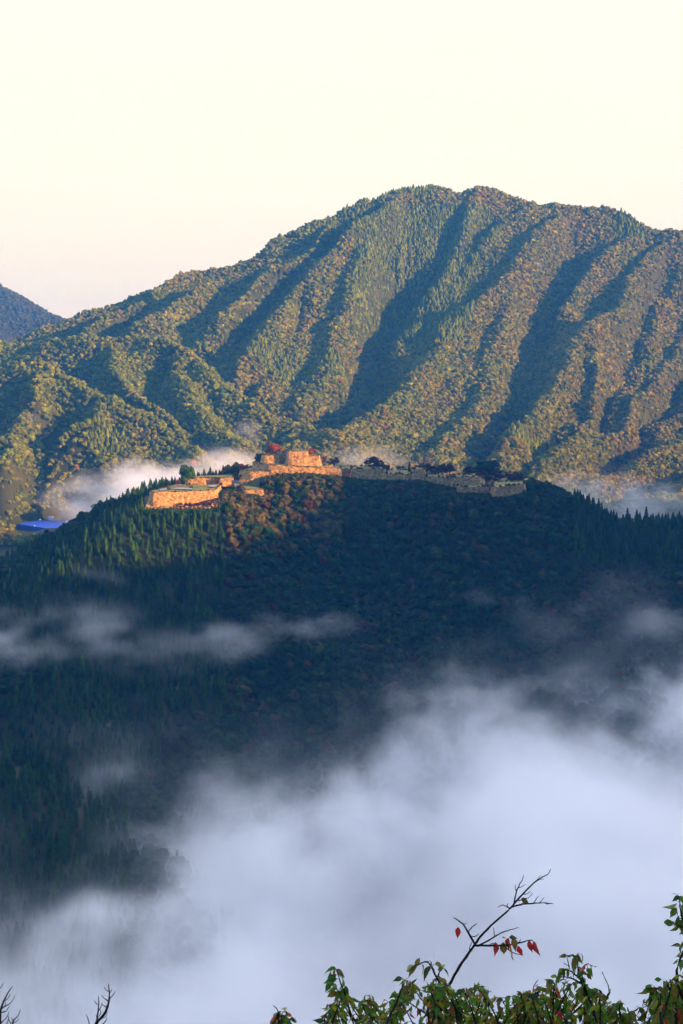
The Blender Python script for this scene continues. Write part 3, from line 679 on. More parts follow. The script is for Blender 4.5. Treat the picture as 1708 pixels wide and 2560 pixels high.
place('tiny dark conifer behind the low grey wall', 'tree', 'conifer', 1018, 1029, 1166, 1184, 1270, CC[0], DGR, 7)
place('brown tree just behind the squarish grey block', 'tree', 'cherry_tree', 1033, 1058, 1157, 1186, 1285, SPARSE[1], BRN, 9)
place('dark brown tree right of the squarish grey block', 'tree', 'cherry_tree', 1050, 1084, 1154, 1188, 1280, UMB[1], PUR, 8)
place('left one of the paired brown trees above the grey wall', 'tree', 'cherry_tree', 1078, 1112, 1161, 1191, 1274, UMB[2], PUR, 10)
place('right one of the paired brown trees above the grey wall', 'tree', 'cherry_tree', 1104, 1145, 1160, 1192, 1272, UMB[0], PUR, 11)
place('brown tree left of the big green pine', 'tree', 'cherry_tree', 1158, 1190, 1164, 1194, 1280, UMB[3], PUR, 12)
place('big dark green pine rising over the brown trees', 'tree', 'pine_tree', 1184, 1246, 1151, 1200, 1285, PINE[1], GRN, 13)
place('low brown tree under the left side of the big green pine', 'tree', 'cherry_tree', 1186, 1232, 1173, 1206, 1258, UMB[1], PUR, 14)
place('low brown tree under the right side of the big green pine', 'tree', 'cherry_tree', 1220, 1265, 1174, 1208, 1256, UMB[2], PUR, 15)
place('rounded dark brown tree last in the row at the right end', 'tree', 'cherry_tree', 1264, 1322, 1175, 1209, 1258, UMB[0], (.06, .035, .024), 16)
for k, (u, v, d, wd, lab) in enumerate([(387, 1226, 1158, 5, 'small rusty shrub at the left tip of the lowest terrace'), (421, 1224, 1168, 9, 'round green shrub on the left of the lowest terrace'),
        (474, 1213, 1205, 7, 'green shrub in front of the wall on the lowest terrace'), (479, 1221, 1180, 9, 'larger green shrub in the middle of the lowest terrace'),
        (553, 1213, 1225, 7, 'dark shrub below the set back wall'), (585, 1222, 1205, 11, 'dark bush at the foot of the stair')]):
    place(lab, 'shrub', 'shrub', u - wd / 2, u + wd / 2, v - wd * .8, v + 1, d, CB[k % 4], (.05, .075, .015), k)

for k in range(16):
    u = 440 + k * 7.2 + random.uniform(-3, 3); v = np.interp(u, [440, 500, 556], [1266, 1262, 1252]) + random.uniform(-4, 7); wd = random.uniform(5, 11)
    place('dark red brown scrub bush on the rubble slope below the lowest rampart', 'shrub', 'shrub', u - wd / 2, u + wd / 2, v - wd * .6, v + 1, 1146 + random.uniform(0, 6), CB[k % 4], (.09, .04, .02), k)['group'] = 'scrub bushes on the rubble slope'
wp = []
for poly in list(TOPS):
    n_ = len(poly)
    for i in range(n_):
        a_, b_ = poly[i], poly[(i + 1) % n_]
        for k in range(int((b_ - a_).length / 2.0)):
            p = a_.lerp(b_, random.random())
            if random.random() < .72: wp.append((p.x, p.y, p.z + random.uniform(-.2, .3), random.uniform(.35, .95) * (1.6 if p.x > 5 else 1)))
W_ = np.array(wp); nw = len(W_)
scatter('wall_weeds', (W_[:, 0], W_[:, 1], W_[:, 2], mixc(C_(.05, .065, .014), C_(.13, .10, .03), RNG.random(nw)), W_[:, 3], RNG.integers(0, 4, nw)), protoF, 'weeds and small bushes growing along the edges of the old walls', 'weeds')
# gravel paths on the lowest terrace (thin worn sheets)
for lab, q in (('pale gravel patch at the left of the lowest terrace', [(398, 1229.2, 1162), (414, 1227.5, 1164), (422, 1222.5, 1186), (404, 1224.5, 1183)]),
               ('pale gravel path across the middle of the lowest terrace', [(430, 1224, 1178), (478, 1226.2, 1163), (482, 1222.5, 1178), (446, 1221, 1190)]),
               ('pale gravel path at the right of the lowest terrace', [(520, 1218.5, 1196), (536, 1219.5, 1190), (546, 1213.8, 1224), (534, 1214, 1224)])):
    b0_ = [P(*x) + Vector((0, 0, .9)) for x in q]; c_ = sum(b0_, Vector()) / 4
    n_ = 9; vv = []; ff = []
    for i in range(n_ + 1):
        for j in range(n_ + 1):
            p = b0_[0].lerp(b0_[1], i / n_).lerp(b0_[3].lerp(b0_[2], i / n_), j / n_); vv.append(p - c_ + Vector((random.uniform(-.5, .5), random.uniform(-.8, .8), 0)))
    for i in range(n_):
        for j in range(n_): ff.append((i * (n_ + 1) + j, (i + 1) * (n_ + 1) + j, (i + 1) * (n_ + 1) + j + 1, i * (n_ + 1) + j + 1))
    tag(link('gravel_path', mesh('gravel_path', vv, ff, [M_GRAVEL]), loc=c_), lab, 'path', kind='structure')

# boulders beside the keep and rubble under the ledge
def boulder(loc, s, seed, label, group):
    bm = bmesh.new(); bmesh.ops.create_icosphere(bm, subdivisions=2, radius=1); o_ = Vector((seed * 3.1, seed, 2))
    for v in bm.verts: v.co *= 1 + .35 * mnoise.noise(v.co * 1.3 + o_); v.co.z *= .75
    m = bpy.data.meshes.new('boulder'); bm.to_mesh(m); bm.free(); m.materials.append(M_STONE)
    o = link('boulder', m, loc=loc); o.scale = (s, s, s); tag(o, label, 'boulder', group)
for k in range(9): boulder(P(random.uniform(802, 822), random.uniform(1160, 1169), 1248), random.uniform(.7, 1.5), k, 'pale boulder in the tumbled heap right of the keep', 'boulders right of the keep')
for k in range(26):
    u = random.uniform(440, 556); boulder(P(u, 1268 + random.uniform(-6, 6), 1145 + random.uniform(-3, 5)), random.uniform(.6, 1.6), 20 + k, 'fallen stone in the rubble below the lowest rampart', 'fallen stones below the lowest rampart')

# ------------------------------------------------------------------ people
def cloth(nm, c3):
    b = NB(nm); f = b.noise(6, 2, b.obj()); return b.fin(b.ramp(f, [(.3, tuple(x * .85 for x in c3)), (.7, c3)]), .9)
SKIN = cloth('skin', (.45, .28, .2)); TROU = cloth('dark_trousers', (.05, .05, .07)); HAIR = cloth('hair', (.02, .015, .01))
TOPS = {'white': cloth('white_jacket', (.75, .75, .75)), 'red': cloth('red_jacket', (.45, .08, .05)), 'dark': cloth('dark_jacket', (.05, .06, .09)), 'blue': cloth('light_blue_jacket', (.35, .45, .65))}
def person_mesh(top, arm):
    vs, es, rad = [], [], []
    def add(p, r, j=None):
        vs.append(p); rad.append(r)
        if j is not None: es.append((j, len(vs) - 1))
        return len(vs) - 1
    pel = add((0, 0, .95), .15); ch = add((0, 0, 1.25), .17, pel); sh_ = add((0, 0, 1.42), .13, ch); nk = add((0, 0, 1.5), .055, sh_); hd = add((0, .01, 1.60), .095, nk); add((0, .01, 1.70), .08, hd)
    for s in (-1, 1):
        a = add((s * .2, 0, 1.40), .06, sh_); e = add((s * .25, .03, 1.12), .048, a); add((s * (.2 if arm else .24), -.25 if arm else -.05, 1.25 if arm else .88), .035, e)
        h = add((s * .1, 0, .9), .10, pel); k = add((s * .11, .01, .5), .07, h); f = add((s * .11, 0, .08), .05, k); add((s * .12, -.15, .04), .04, f)
    m = bpy.data.meshes.new('person'); m.from_pydata(vs, es, []); o = bpy.data.objects.new('tmp', m); COL.objects.link(o)
    md = o.modifiers.new('s', 'SKIN'); md.use_smooth_shade = True
    for i, r in enumerate(rad): m.skin_vertices[0].data[i].radius = (r, r)
    m.skin_vertices[0].data[0].use_root = True
    o.modifiers.new('b', 'SUBSURF').levels = 1
    dg = bpy.context.evaluated_depsgraph_get(); ev = o.evaluated_get(dg); me = bpy.data.meshes.new_from_object(ev); COL.objects.unlink(o); bpy.data.objects.remove(o)
    me.materials.clear()
    for x in (TOPS[top], TROU, SKIN, HAIR): me.materials.append(x)
    for p in me.polygons:
        z = p.center.z; p.material_index = 1 if z < .92 else 0 if z < 1.46 else (3 if (p.center.y > .0 or z > 1.68) else 2)
        if abs(p.center.x) > .17 and z < .95: p.material_index = 2
    me.name = 'person_body'; return me
PM = {(t, a): person_mesh(t, a) for t in TOPS for a in (0, 1)}
PEOPLE = [  # u, v of the feet, distance, top, arms raised, label
 *[(734 + 3.2 * i, 1128.3, 1258 + (i % 3) * 2, t, a, None) for i, (t, a) in enumerate([('white', 0), ('dark', 1), ('white', 1), ('red', 0), ('white', 0), ('dark', 0), ('white', 1), ('blue', 0)])],
 (711, 1139.5, 1282, 'dark', 0, 'person in dark clothes standing between the two towers'),
 (715, 1140, 1283, 'white', 0, 'person in a white top standing at the left foot of the keep'),
 (808, 1166.5, 1262, 'blue', 0, 'person in light blue among the boulders right of the keep'),
 (815, 1167, 1262, 'white', 0, 'person in white standing right of the keep shoulder'),
 *[(901 + 4.6 * i, 1171.5, 1256, t, 0, 'g1') for i, t in enumerate(['white', 'blue', 'dark', 'white'])],
 *[(925 + 6.4 * i, 1171.3, 1254, t, 1, 'g2') for i, t in enumerate(['dark', 'white', 'white', 'blue', 'white'])],
 *[(1136 + 5.2 * i, 1192, 1228, t, i % 2, 'g3') for i, t in enumerate(['white', 'white', 'blue', 'white', 'dark', 'white', 'white', 'white'])],
 (1260, 1208.5, 1236, 'white', 0, 'person in white under the low brown trees at the right'), (1264, 1208, 1236, 'dark', 0, 'person in dark jacket beside the one in white under the trees at right'),
 (1291, 1210, 1226, 'white', 0, 'person in white standing alone on the rightmost rampart'), (1295, 1209.5, 1228, 'blue', 0, 'person in light blue at the right tip of the rightmost rampart'),
 (399, 1229, 1156, 'red', 0, 'person in red at the left tip of the lowest terrace'), (523, 1215.5, 1205, 'white', 0, 'person in white on the lowest terrace by the wall recess'), (538, 1214, 1212, 'red', 0, 'person in red on the lowest terrace by the wall recess'),
 (572, 1190, 1275, 'white', 0, 'person in white on the grass above the set back wall')]
for k, (u, v, d, t, a, lab) in enumerate(PEOPLE):
    o = link('person', PM[(t, a)], loc=P(u, v, d)); o.rotation_euler[2] = random.uniform(-.8, .8)
    nm = {'white': 'a white top', 'red': 'a red jacket', 'dark': 'dark clothes', 'blue': 'a light blue jacket'}[t]
    grp = 'visitors on the ruins'
    if lab is None: lab = 'visitor in %s in the crowd on top of the keep' % nm
    elif lab == 'g1': lab = 'visitor in %s at the left of the long grey wall top' % nm
    elif lab == 'g2': lab = 'visitor in %s under the wide tree on the long grey wall' % nm
    elif lab == 'g3': lab = 'visitor in %s in the row on the grass topped bastion' % nm
    tag(o, lab, 'person', grp)
# let the feet touch what they stand on
bpy.context.view_layer.update(); dg = bpy.context.evaluated_depsgraph_get()
SOLID = {o.name for o in COL.objects if o.name.split('.')[0] in ('wall', 'turf', 'ground', 'steps')}
def ground_at(x, y, z):
    best = None; start = z + 3.0
    for _ in range(8):
        hit, loc, nrm, ix, ob, mt = S.ray_cast(dg, Vector((x, y, start)), Vector((0, 0, -1)), distance=40)
        if not hit: break
        if ob.name in SOLID: return loc.z
        start = loc.z - .02
    return None
for o in COL.objects:
    if o.name.split('.')[0] in ('person', 'maple_tree', 'cherry_tree', 'pine_tree', 'conifer', 'shrub', 'small_tree', 'boulder'):
        g_ = ground_at(o.location.x, o.location.y, o.location.z)
        if g_ is not None and abs(g_ - o.location.z) < 9:
            dz = o.location.z - g_
            if 'person' in o.name: o.location.z = g_ - .01
            elif 'boulder' in o.name: o.location.z = g_ + .2 * o.scale.x
            elif 'shrub' in o.name: o.location.z = g_ - .1
            elif 0 < dz < 6: o.scale.z *= 1 + dz / (1.65 * o.scale.z); o.location.z = g_
            else: o.location.z = g_ + 0.0 if dz > -1.5 else o.location.z

# ------------------------------------------------------------------ valley floor on the left: blue ground, houses, lamps
zf = P(115, 1308, 1800).z
def onfloor(u, v, lift=0): 
    cp, sp = math.cos(PITCH), math.sin(PITCH); b = -(v - CY) / F_PX; fy, fz = cp + b * sp, -sp + b * cp
    d = (zf + lift) / fz * fy; return P(u, v, d)
q = [onfloor(44, 1310), onfloor(126, 1322), onfloor(170, 1330), onfloor(228, 1316), onfloor(186, 1304), onfloor(100, 1299)]
c_ = sum(q, Vector()) / len(q)
top = [p - c_ for p in q]; bot = [p - Vector((0, 0, 12)) for p in top]; n_ = len(top)
tag(link('sports_ground', mesh('sports_ground', top + bot, [tuple(range(n_)), *[(i, i + n_, (i + 1) % n_ + n_, (i + 1) % n_) for i in range(n_)]], [M_BLUE]), loc=c_), 'bright blue flat ground in the valley at the far left', 'ground')
def house(u, v, w_, d_, h_, label):
    p = onfloor(u, v); r = link('house', None, loc=p); tag(r, label, 'house'); r.rotation_euler[2] = .3
    x, y = w_ / 2, d_ / 2
    vs = [(-x, -y, -3), (x, -y, -3), (x, y, -3), (-x, y, -3), (-x, -y, h_), (x, -y, h_), (x, y, h_), (-x, y, h_), (-x, 0, h_ * 1.5), (x, 0, h_ * 1.5)]
    link('walls', mesh('walls', vs, [(0, 1, 5, 4), (1, 2, 6, 9, 5), (2, 3, 7, 6), (3, 0, 4, 8, 7)], [M_WHITE]), r)
    e_ = .6; rz = h_ * 1.5 + .3
    rv = [(-x - e_, -y - e_, h_ - .1), (x + e_, -y - e_, h_ - .1), (x + e_, 0, rz), (-x - e_, 0, rz), (x + e_, y + e_, h_ - .1), (-x - e_, y + e_, h_ - .1)]
    link('roof', mesh('roof', rv + [(a, b, c - .3) for a, b, c in rv], [(0, 1, 2, 3), (3, 2, 4, 5), (6, 9, 8, 7), (9, 11, 10, 8), (0, 6, 7, 1), (5, 4, 10, 11), (0, 3, 9, 6), (3, 5, 11, 9), (1, 7, 8, 2), (2, 8, 10, 4)], [M_ROOF if h_ > 5.5 else M_WHITE]), r)
house(127, 1300, 6.5, 5, 3.4, 'small white building at the back edge of the blue ground')
house(27, 1274, 16, 8, 5, 'white roofed house in the valley at the far left edge')
bl = NB('lamp_glow'); bl.b.inputs['Emission Color'].default_value = (.5, 1, .25, 1); bl.b.inputs['Emission Strength'].default_value = 3; bl.fin((.5, .9, .4))
for u, v, lab in ((100, 1300, 'floodlight pole at the left back corner of the blue ground'), (167, 1304, 'floodlight pole at the right back of the blue ground'), (87, 1316, 'floodlight pole at the front of the blue ground')):
    p = onfloor(u, v + 4); r = link('floodlight', None, loc=p); tag(r, lab, 'floodlight', 'floodlights round the blue ground')
    vs = []; fs = []; tube(vs, fs, [(0, 0, -2), (0, 0, 2.6)], [.12, .08]); link('pole', mesh('pole', vs, fs, [M_METAL]), r)
    bm = bmesh.new(); bmesh.ops.create_icosphere(bm, subdivisions=2, radius=.4); 
    for x in bm.verts: x.co.z = x.co.z * .7 + 3.0
    m = bpy.data.meshes.new('lamp'); bm.to_mesh(m); bm.free(); m.materials.append(bl.m); link('lamp', m, r)

# ------------------------------------------------------------------ foreground branches
DF = 5.0
def Z5(X, Y, d=DF): return P(1000 + X / 2.2147, 2150 + Y / 2.2147, d)
def Z6(X, Y, d=DF): return P(X / 3.92, 2400 + Y / 3.92, d)
def Z7(X, Y, d=DF): return P(680 + X / 3.015, 2380 + Y / 3.015, d)
def curve_branch(vs, fs, pts, r0, r1, wob=.004):
    pts = [Vector(p) for p in pts]; out = []
    for i in range(len(pts) - 1):
        p0 = pts[max(i - 1, 0)]; p1 = pts[i]; p2 = pts[i + 1]; p3 = pts[min(i + 2, len(pts) - 1)]
        for k in range(4):
            t = k / 4; out.append(.5 * ((2 * p1) + (p2 - p0) * t + (2 * p0 - 5 * p1 + 4 * p2 - p3) * t * t + (3 * p1 - p0 - 3 * p2 + p3) * t ** 3) + Vector((random.uniform(-1, 1), random.uniform(-1, 1), random.uniform(-1, 1))) * wob * .4)
    out.append(pts[-1]); n = len(out)
    tube(vs, fs, out, [(r0 + (r1 - r0) * i / (n - 1)) * random.uniform(.9, 1.12) for i in range(n)], 6)
    return out
bkm = mat_plain('twig_bark', [(.3, (.018, .013, .012)), (.7, (.05, .036, .03))], 60, .4)
def leaf_material():
    b = NB('leaf'); a = b.n('ShaderNodeAttribute', attribute_name='leafcol')
    nz = b.ramp(b.noise(60, 4, b.pos()), [(.3, (.6, .6, .6)), (.5, (1, 1, 1)), (.72, (1.5, 1.2, .9))])
    col = b.mul(a.outputs['Color'], nz); b.fin(col, .45, .4)
    tr = b.n('ShaderNodeBsdfTranslucent'); b.L.new(col, tr.inputs[0]); mx = b.n('ShaderNodeMixShader'); mx.inputs[0].default_value = .35
    b.L.new(b.b.outputs[0], mx.inputs[1]); b.L.new(tr.outputs[0], mx.inputs[2]); b.L.new(mx.outputs[0], b.out.inputs['Surface'])
    return b.m
M_LEAF = leaf_material()
class Leaves:
    def __init__(s): s.v = []; s.f = []; s.c = []
    def add(s, p, dirn, L_, colr, width=.44, curl=.8):
        """leaf with pointed tip hanging from p along dirn, folded along its midrib and curling over"""
        d = Vector(dirn).normalized(); side = d.cross(Vector((random.uniform(-1, 1), random.uniform(-1, 1), random.uniform(-.2, 1)))).normalized(); up = side.cross(d)
        prof = [(0, .03), (.1, .5), (.25, .92), (.42, 1.0), (.6, .72), (.76, .34), (.88, .12), (1, .01)]
        ax = Vector(p); b = len(s.v); cur = d.copy(); prev = 0; fold = random.uniform(.12, .5); cl = curl * random.uniform(.2, 1.5)
        for t, w_ in prof:
            ax = ax + cur * (t - prev) * L_; prev = t
            cur = (cur - up * cl * .28 + Vector((0, 0, -.05))).normalized()
            hw = w_ * L_ * width * .5
            for sg in (-1, 0, 1):
                s.v.append(ax + side * sg * hw * random.uniform(.88, 1.08) + up * abs(sg) * hw * fold)
                k = random.uniform(.85, 1.15) * (1.2 if sg == 0 else 1); s.c.append((colr[0] * k, colr[1] * k, colr[2] * k, 1))
        for i in range(len(prof) - 1):
            for j in range(2):
                a = b + i * 3 + j; s.f.append((a, a + 1, a + 4, a + 3))
    def build(s, name, parent):
        m = mesh(name, s.v, s.f, [M_LEAF], True); fcol(m, 'leafcol', s.c); return link(name, m, parent)
GREENS = [(.06, .17, .015), (.09, .22, .02), (.05, .13, .016), (.18, .23, .02), (.13, .10, .02), (.2, .16, .02), (.04, .09, .012)]
REDS = [(.42, .02, .012), (.34, .03, .012), (.45, .09, .02)]
def root_empty(name, p, label, cat, group=None): 
    g = hz(p.x, p.y); r = link(name, None, loc=(p.x, p.y, min(g, p.z) - .05)); tag(r, label, cat, group); return r
def shift(m, r):
    for v in m.vertices: v.co -= r.location
def leafy_tree(name, label, env, seed, tops, dens, base_u, red=.05, extra=None):
    """env: (u, v) outline of the top of the mass; tops: extra twig polylines reaching up"""
    random.seed(seed); bp_ = P(base_u, 3000, DF + .3); r = root_empty(name, bp_, label, 'tree')
    tv_, tf_ = [], []; lv = Leaves()
    g = Vector((bp_.x, bp_.y, r.location.z))
    mid = P(base_u, 2760, DF + .2)
    curve_branch(tv_, tf_, [g - Vector((0, 0, .3)), (g + mid) / 2 + Vector((.05, 0, 0)), mid], .045, .028)
    eu = [e[0] for e in env]; ev = [e[1] for e in env]
    def twig_leaves(path, start, step, Lr):
        acc = 0; tot = len(path); 
        for i in range(1, tot):
            acc += (path[i] - path[i - 1]).length
            if i < tot * start: acc = 0; continue
            while acc > step:
                acc -= step; p = path[i]
                for sgn in (-1, 1):
                    if random.random() < .15: continue
                    a = random.uniform(-.5, .5)
                    d = Vector((sgn * random.uniform(.15, .9), random.uniform(-.8, .8), random.uniform(-1.5, -.1)))
                    cc = random.choice(REDS) if random.random() < red else random.choice(GREENS)
                    q_ = p + Vector((sgn * random.uniform(.004, .016), random.uniform(-.02, .02), random.uniform(-.004, .008))); tube(tv_, tf_, [p, q_], [.0009, .0007], 4); lv.add(q_, d, random.uniform(*Lr), cc)
        p = path[-1]
        for _ in range(3): lv.add(p, Vector((random.uniform(-1, 1), random.uniform(-.6, .6), random.uniform(-.9, .6))), random.uniform(*Lr) * .8, random.choice(GREENS))
    n = int((eu[-1] - eu[0]) * dens)
    for i in range(n):
        u1 = random.uniform(eu[0], eu[-1]); vtop = np.interp(u1, eu, ev) - 12; v1 = vtop + abs(random.gauss(0, 34)) + 6
        if v1 > 2640: continue
        dd = DF + random.uniform(-.45, .45); u0 = u1 + random.uniform(-90, 90) + (base_u - u1) * .15; v0 = v1 + random.uniform(110, 200)
        p0, p2 = P(u0, v0, dd * .98), P(u1, v1, dd); p1 = P(u0 + (u1 - u0) * random.uniform(.2, .5), (v0 + v1) / 2, dd)
        path = curve_branch(tv_, tf_, [mid.lerp(p0, .55), p0, p1, p2], .007, .0018, .006)
        twig_leaves(path, .42, .021, (.032, .054))
    for pts, r0, lf in tops:
        path = curve_branch(tv_, tf_, pts, r0, .0015, .003)
        if lf: twig_leaves(path, lf[0], lf[1], lf[2])
    tm = mesh('trunk', tv_, tf_, [bkm], True); shift(tm, r); link('trunk', tm, r)
    if extra: extra(r)
    lo = lv.build('foliage', r); shift(lo.data, r)
    return r
def bare_stem(r):
    vs, fs = [], []
    B = [([(150, 1100), (180, 1000), (215, 870), (240, 740), (275, 690), (330, 590), (400, 490), (450, 420), (520, 350), (600, 280), (630, 245)], .0070, .0034),
         ([(630, 245), (680, 190), (740, 130), (790, 95), (820, 80), (835, 50)], .0038, .0014),
         ([(415, 465), (385, 415), (360, 370), (330, 340), (298, 320)], .005, .002), ([(380, 395), (400, 372), (427, 352)], .0028, .0014), ([(395, 425), (420, 422), (436, 410)], .0025, .0014),
         ([(345, 352), (358, 356), (368, 348)], .002, .0012), ([(410, 475), (440, 474), (520, 475), (590, 472), (650, 462), (720, 445), (738, 450)], .005, .0018), ([(650, 462), (662, 452), (669, 440)], .002, .0012),
         ([(590, 490), (630, 515), (680, 528)], .0025, .0012), ([(425, 474), (590, 474), (600, 492)], .003, .002), ([(430, 478), (510, 435), (560, 405), (610, 388), (658, 375)], .0035, .0014), ([(525, 425), (522, 400), (518, 375)], .002, .0012),
         ([(632, 240), (645, 180), (660, 140), (678, 110), (685, 83)], .003, .0012), ([(645, 175), (640, 155), (638, 138)], .002, .001), ([(658, 155), (675, 148), (695, 137)], .002, .001),
         ([(620, 260), (680, 245), (740, 240), (800, 238), (850, 242)], .004, .0014), ([(740, 240), (755, 218), (768, 200)], .002, .001), ([(770, 240), (785, 225), (800, 207)], .002, .001), ([(800, 238), (820, 244), (836, 240)], .0018, .001),
         ([(607, 270), (590, 258), (570, 250), (543, 262)], .003, .0013), ([(600, 268), (595, 250), (600, 240)], .002, .001), ([(655, 228), (690, 215), (715, 208), (735, 183)], .0025, .001), ([(678, 190), (705, 188), (726, 172)], .0022, .001),
         ([(740, 128), (765, 105), (778, 85)], .002, .001), ([(755, 116), (780, 108), (800, 106)], .002, .001), ([(385, 500), (388, 480), (400, 455)], .002, .001), ([(215, 870), (160, 850), (110, 900)], .008, .003)]
    for pts, r0, r1 in B: curve_branch(vs, fs, [Z5(*p) for p in pts], r0, r1, .002)
    o = link('bare_stem', mesh('bare_stem', vs, fs, [bkm], True), r); shift(o.data, r); o['label'] = 'long bare stem leaning right with a few red leaves'
    for X, Y, dx, dz, L_, cc, nm in [(325, 372, -.15, -1, .048, REDS[0], 'red'), (528, 455, .2, -1, .058, REDS[0], 'red'), (602, 432, -.1, -1, .055, REDS[1], 'dark red'), (612, 468, -.1, -1, .05, (.5, .13, .03), 'orange'),
            (572, 455, .05, -1, .062, (.10, .09, .02), 'olive'), (628, 432, .2, -1, .055, (.22, .13, .03), 'brown'), (655, 475, .4, -1, .05, REDS[0], 'red'), (716, 446, .1, -1, .05, REDS[0], 'dark red'), (742, 450, .25, -1, .064, REDS[0], 'red'),
            (618, 518, .2, -1, .035, (.06, .09, .02), 'green'), (565, 432, 1, .15, .026, (.6, .15, .08), 'pinkish orange'), (605, 430, 1, .2, .036, (.09, .10, .02), 'green'), (672, 212, .9, -.5, .042, (.16, .10, .03), 'brown'), (500, 468, .8, .4, .03, (.05, .09, .02), 'green')]:
        lv = Leaves(); lv.add(Z5(X, Y), (dx, random.uniform(-.2, .2), dz), L_ * 1.0, cc, .5, .3); q_ = lv.build('leaf', r); shift(q_.data, r); q_['label'] = nm + ' leaf hanging from the bare stem'
z7 = lambda *p: [Z7(*q) for q in p]; z5 = lambda *p: [Z5(*q) for q in p]
tops = [(z7((700, 600), (600, 480), (560, 340), (520, 240), (485, 130)), .006, (.35, .03, (.05, .085))),
        (z7((640, 600), (560, 420), (500, 300), (450, 240)), .004, (.5, .03, (.05, .08))),
        (z7((1260, 480), (1268, 260), (1240, 190), (1190, 90), (1150, 75), (1110, 95), (1075, 100)), .006, (.4, .03, (.045, .075))),
        (z7((1250, 190), (1265, 150), (1290, 125)), .003, (.4, .03, (.04, .06))),
        (z5((1100, 950), (1060, 800), (1010, 690), (985, 600), (990, 530)), .007, (.2, .026, (.04, .065))),
        (z5((1040, 740), (1010, 650), (1020, 590), (1040, 575)), .004, (.3, .026, (.04, .06))),
        (z5((1000, 660), (950, 620), (900, 600)), .004, (.3, .026, (.035, .06))), (z5((1000, 680), (930, 650), (870, 650)), .004, (.3, .026, (.035, .06))),
        (z5((990, 540), (960, 530), (925, 530)), .003, (.3, .022, (.03, .05))), (z5((1060, 800), (1110, 740), (1100, 720)), .004, (.3, .026, (.035, .06))),
        (z5((590, 860), (700, 770), (760, 735), (800, 715)), .007, (.75, .03, (.03, .05))), (z5((735, 745), (742, 700), (765, 665)), .0025, None), (z5((750, 700), (765, 690)), .0016, None),
        (z5((1120, 900), (1140, 770), (1160, 720), (1120, 620)), .0035, None), (z5((1145, 770), (1162, 740), (1165, 715)), .002, None), (z5((940, 590), (905, 570)), .002, None), (z5((940, 600), (925, 540)), .002, None),
        (z5((1200, 960), (1260, 870), (1310, 830), (1325, 815)), .005, (.5, .04, (.04, .07))), (z5((1345, 900), (1300, 850)), .003, None),
        (z7((980, 470), (990, 420), (1002, 388)), .002, None), (z7((1220, 480), (1420, 340), (1500, 290)), .004, (.8, .04, (.03, .05)))]
ENV = [(800, 2560), (830, 2500), (860, 2470), (885, 2500), (900, 2512), (930, 2497), (960, 2505), (985, 2500), (1000, 2462), (1030, 2455), (1060, 2455), (1100, 2448), (1130, 2470), (1170, 2475), (1200, 2465), (1240, 2492), (1280, 2490), (1320, 2490), (1370, 2470),
       (1395, 2450), (1420, 2440), (1470, 2450), (1500, 2480), (1530, 2508), (1560, 2516), (1582, 2545)]
leafy_tree('leafy_tree', 'green and rust leaved tree along the bottom edge with a bare stem rising', ENV, 3, tops, .145, 1150, extra=bare_stem)
leafy_tree('leafy_tree', 'small sprig of leaves at the bottom edge, leftmost of the leafy ones', [(686, 2560), (700, 2535), (720, 2532), (745, 2555)], 5, [(z7((60, 620), (50, 460), (12, 402)), .003, None), (z7((90, 640), (85, 540), (75, 470), (100, 445)), .004, (.2, .02, (.035, .055))), (z7((130, 640), (130, 540), (150, 490)), .004, (.2, .02, (.035, .055))), (z7((60, 640), (45, 520), (40, 460)), .004, (.3, .02, (.035, .055)))], .10, 715, red=.15)
leafy_tree('leafy_tree', 'green leaved tree in the bottom right corner', [(1610, 2510), (1630, 2475), (1650, 2455), (1680, 2450), (1720, 2458), (1760, 2470)], 6,
    [(z5((1500, 960), (1480, 800), (1440, 720), (1400, 710)), .006, (.3, .03, (.05, .08))), (z5((1510, 900), (1500, 760), (1490, 680)), .005, (.3, .026, (.04, .07))), (z5((1420, 860), (1380, 820), (1350, 795)), .003, (.6, .03, (.02, .035)))], .20, 1700, red=.03)
leafy_tree('leafy_tree', 'leafy twigs reaching in from the right edge above the corner tree', [(1760, 2250), (1790, 2260)], 8,
    [(z5((1900, 900), (1700, 600), (1600, 420), (1565, 330), (1550, 240), (1545, 200)), .007, (.45, .03, (.05, .075))), (z5((1600, 420), (1560, 370), (1520, 355)), .004, (.3, .028, (.05, .08))), (z5((1640, 560), (1590, 490), (1560, 480)), .004, (.5, .03, (.05, .08))), (z5((1565, 330), (1545, 320), (1535, 290)), .002, None)], .3, 1850, red=0)
def bare_shrub(label, base_u, B, seed):
    random.seed(seed); b0 = P(base_u, 3000, DF); r = root_empty('bare_shrub', b0, label, 'shrub', 'bare twigs at the bottom left'); vs, fs = [], []
    mid = P(base_u, 2640, DF)
    curve_branch(vs, fs, [Vector((b0.x, b0.y, r.location.z - .2)), (b0 + mid) / 2, mid], .014, .009)
    for pts, r0, r1 in B: curve_branch(vs, fs, [Z6(*p) for p in pts], r0, r1, .002)
    m = mesh('stem', vs, fs, [bkm], True); shift(m, r); link('stem', m, r)
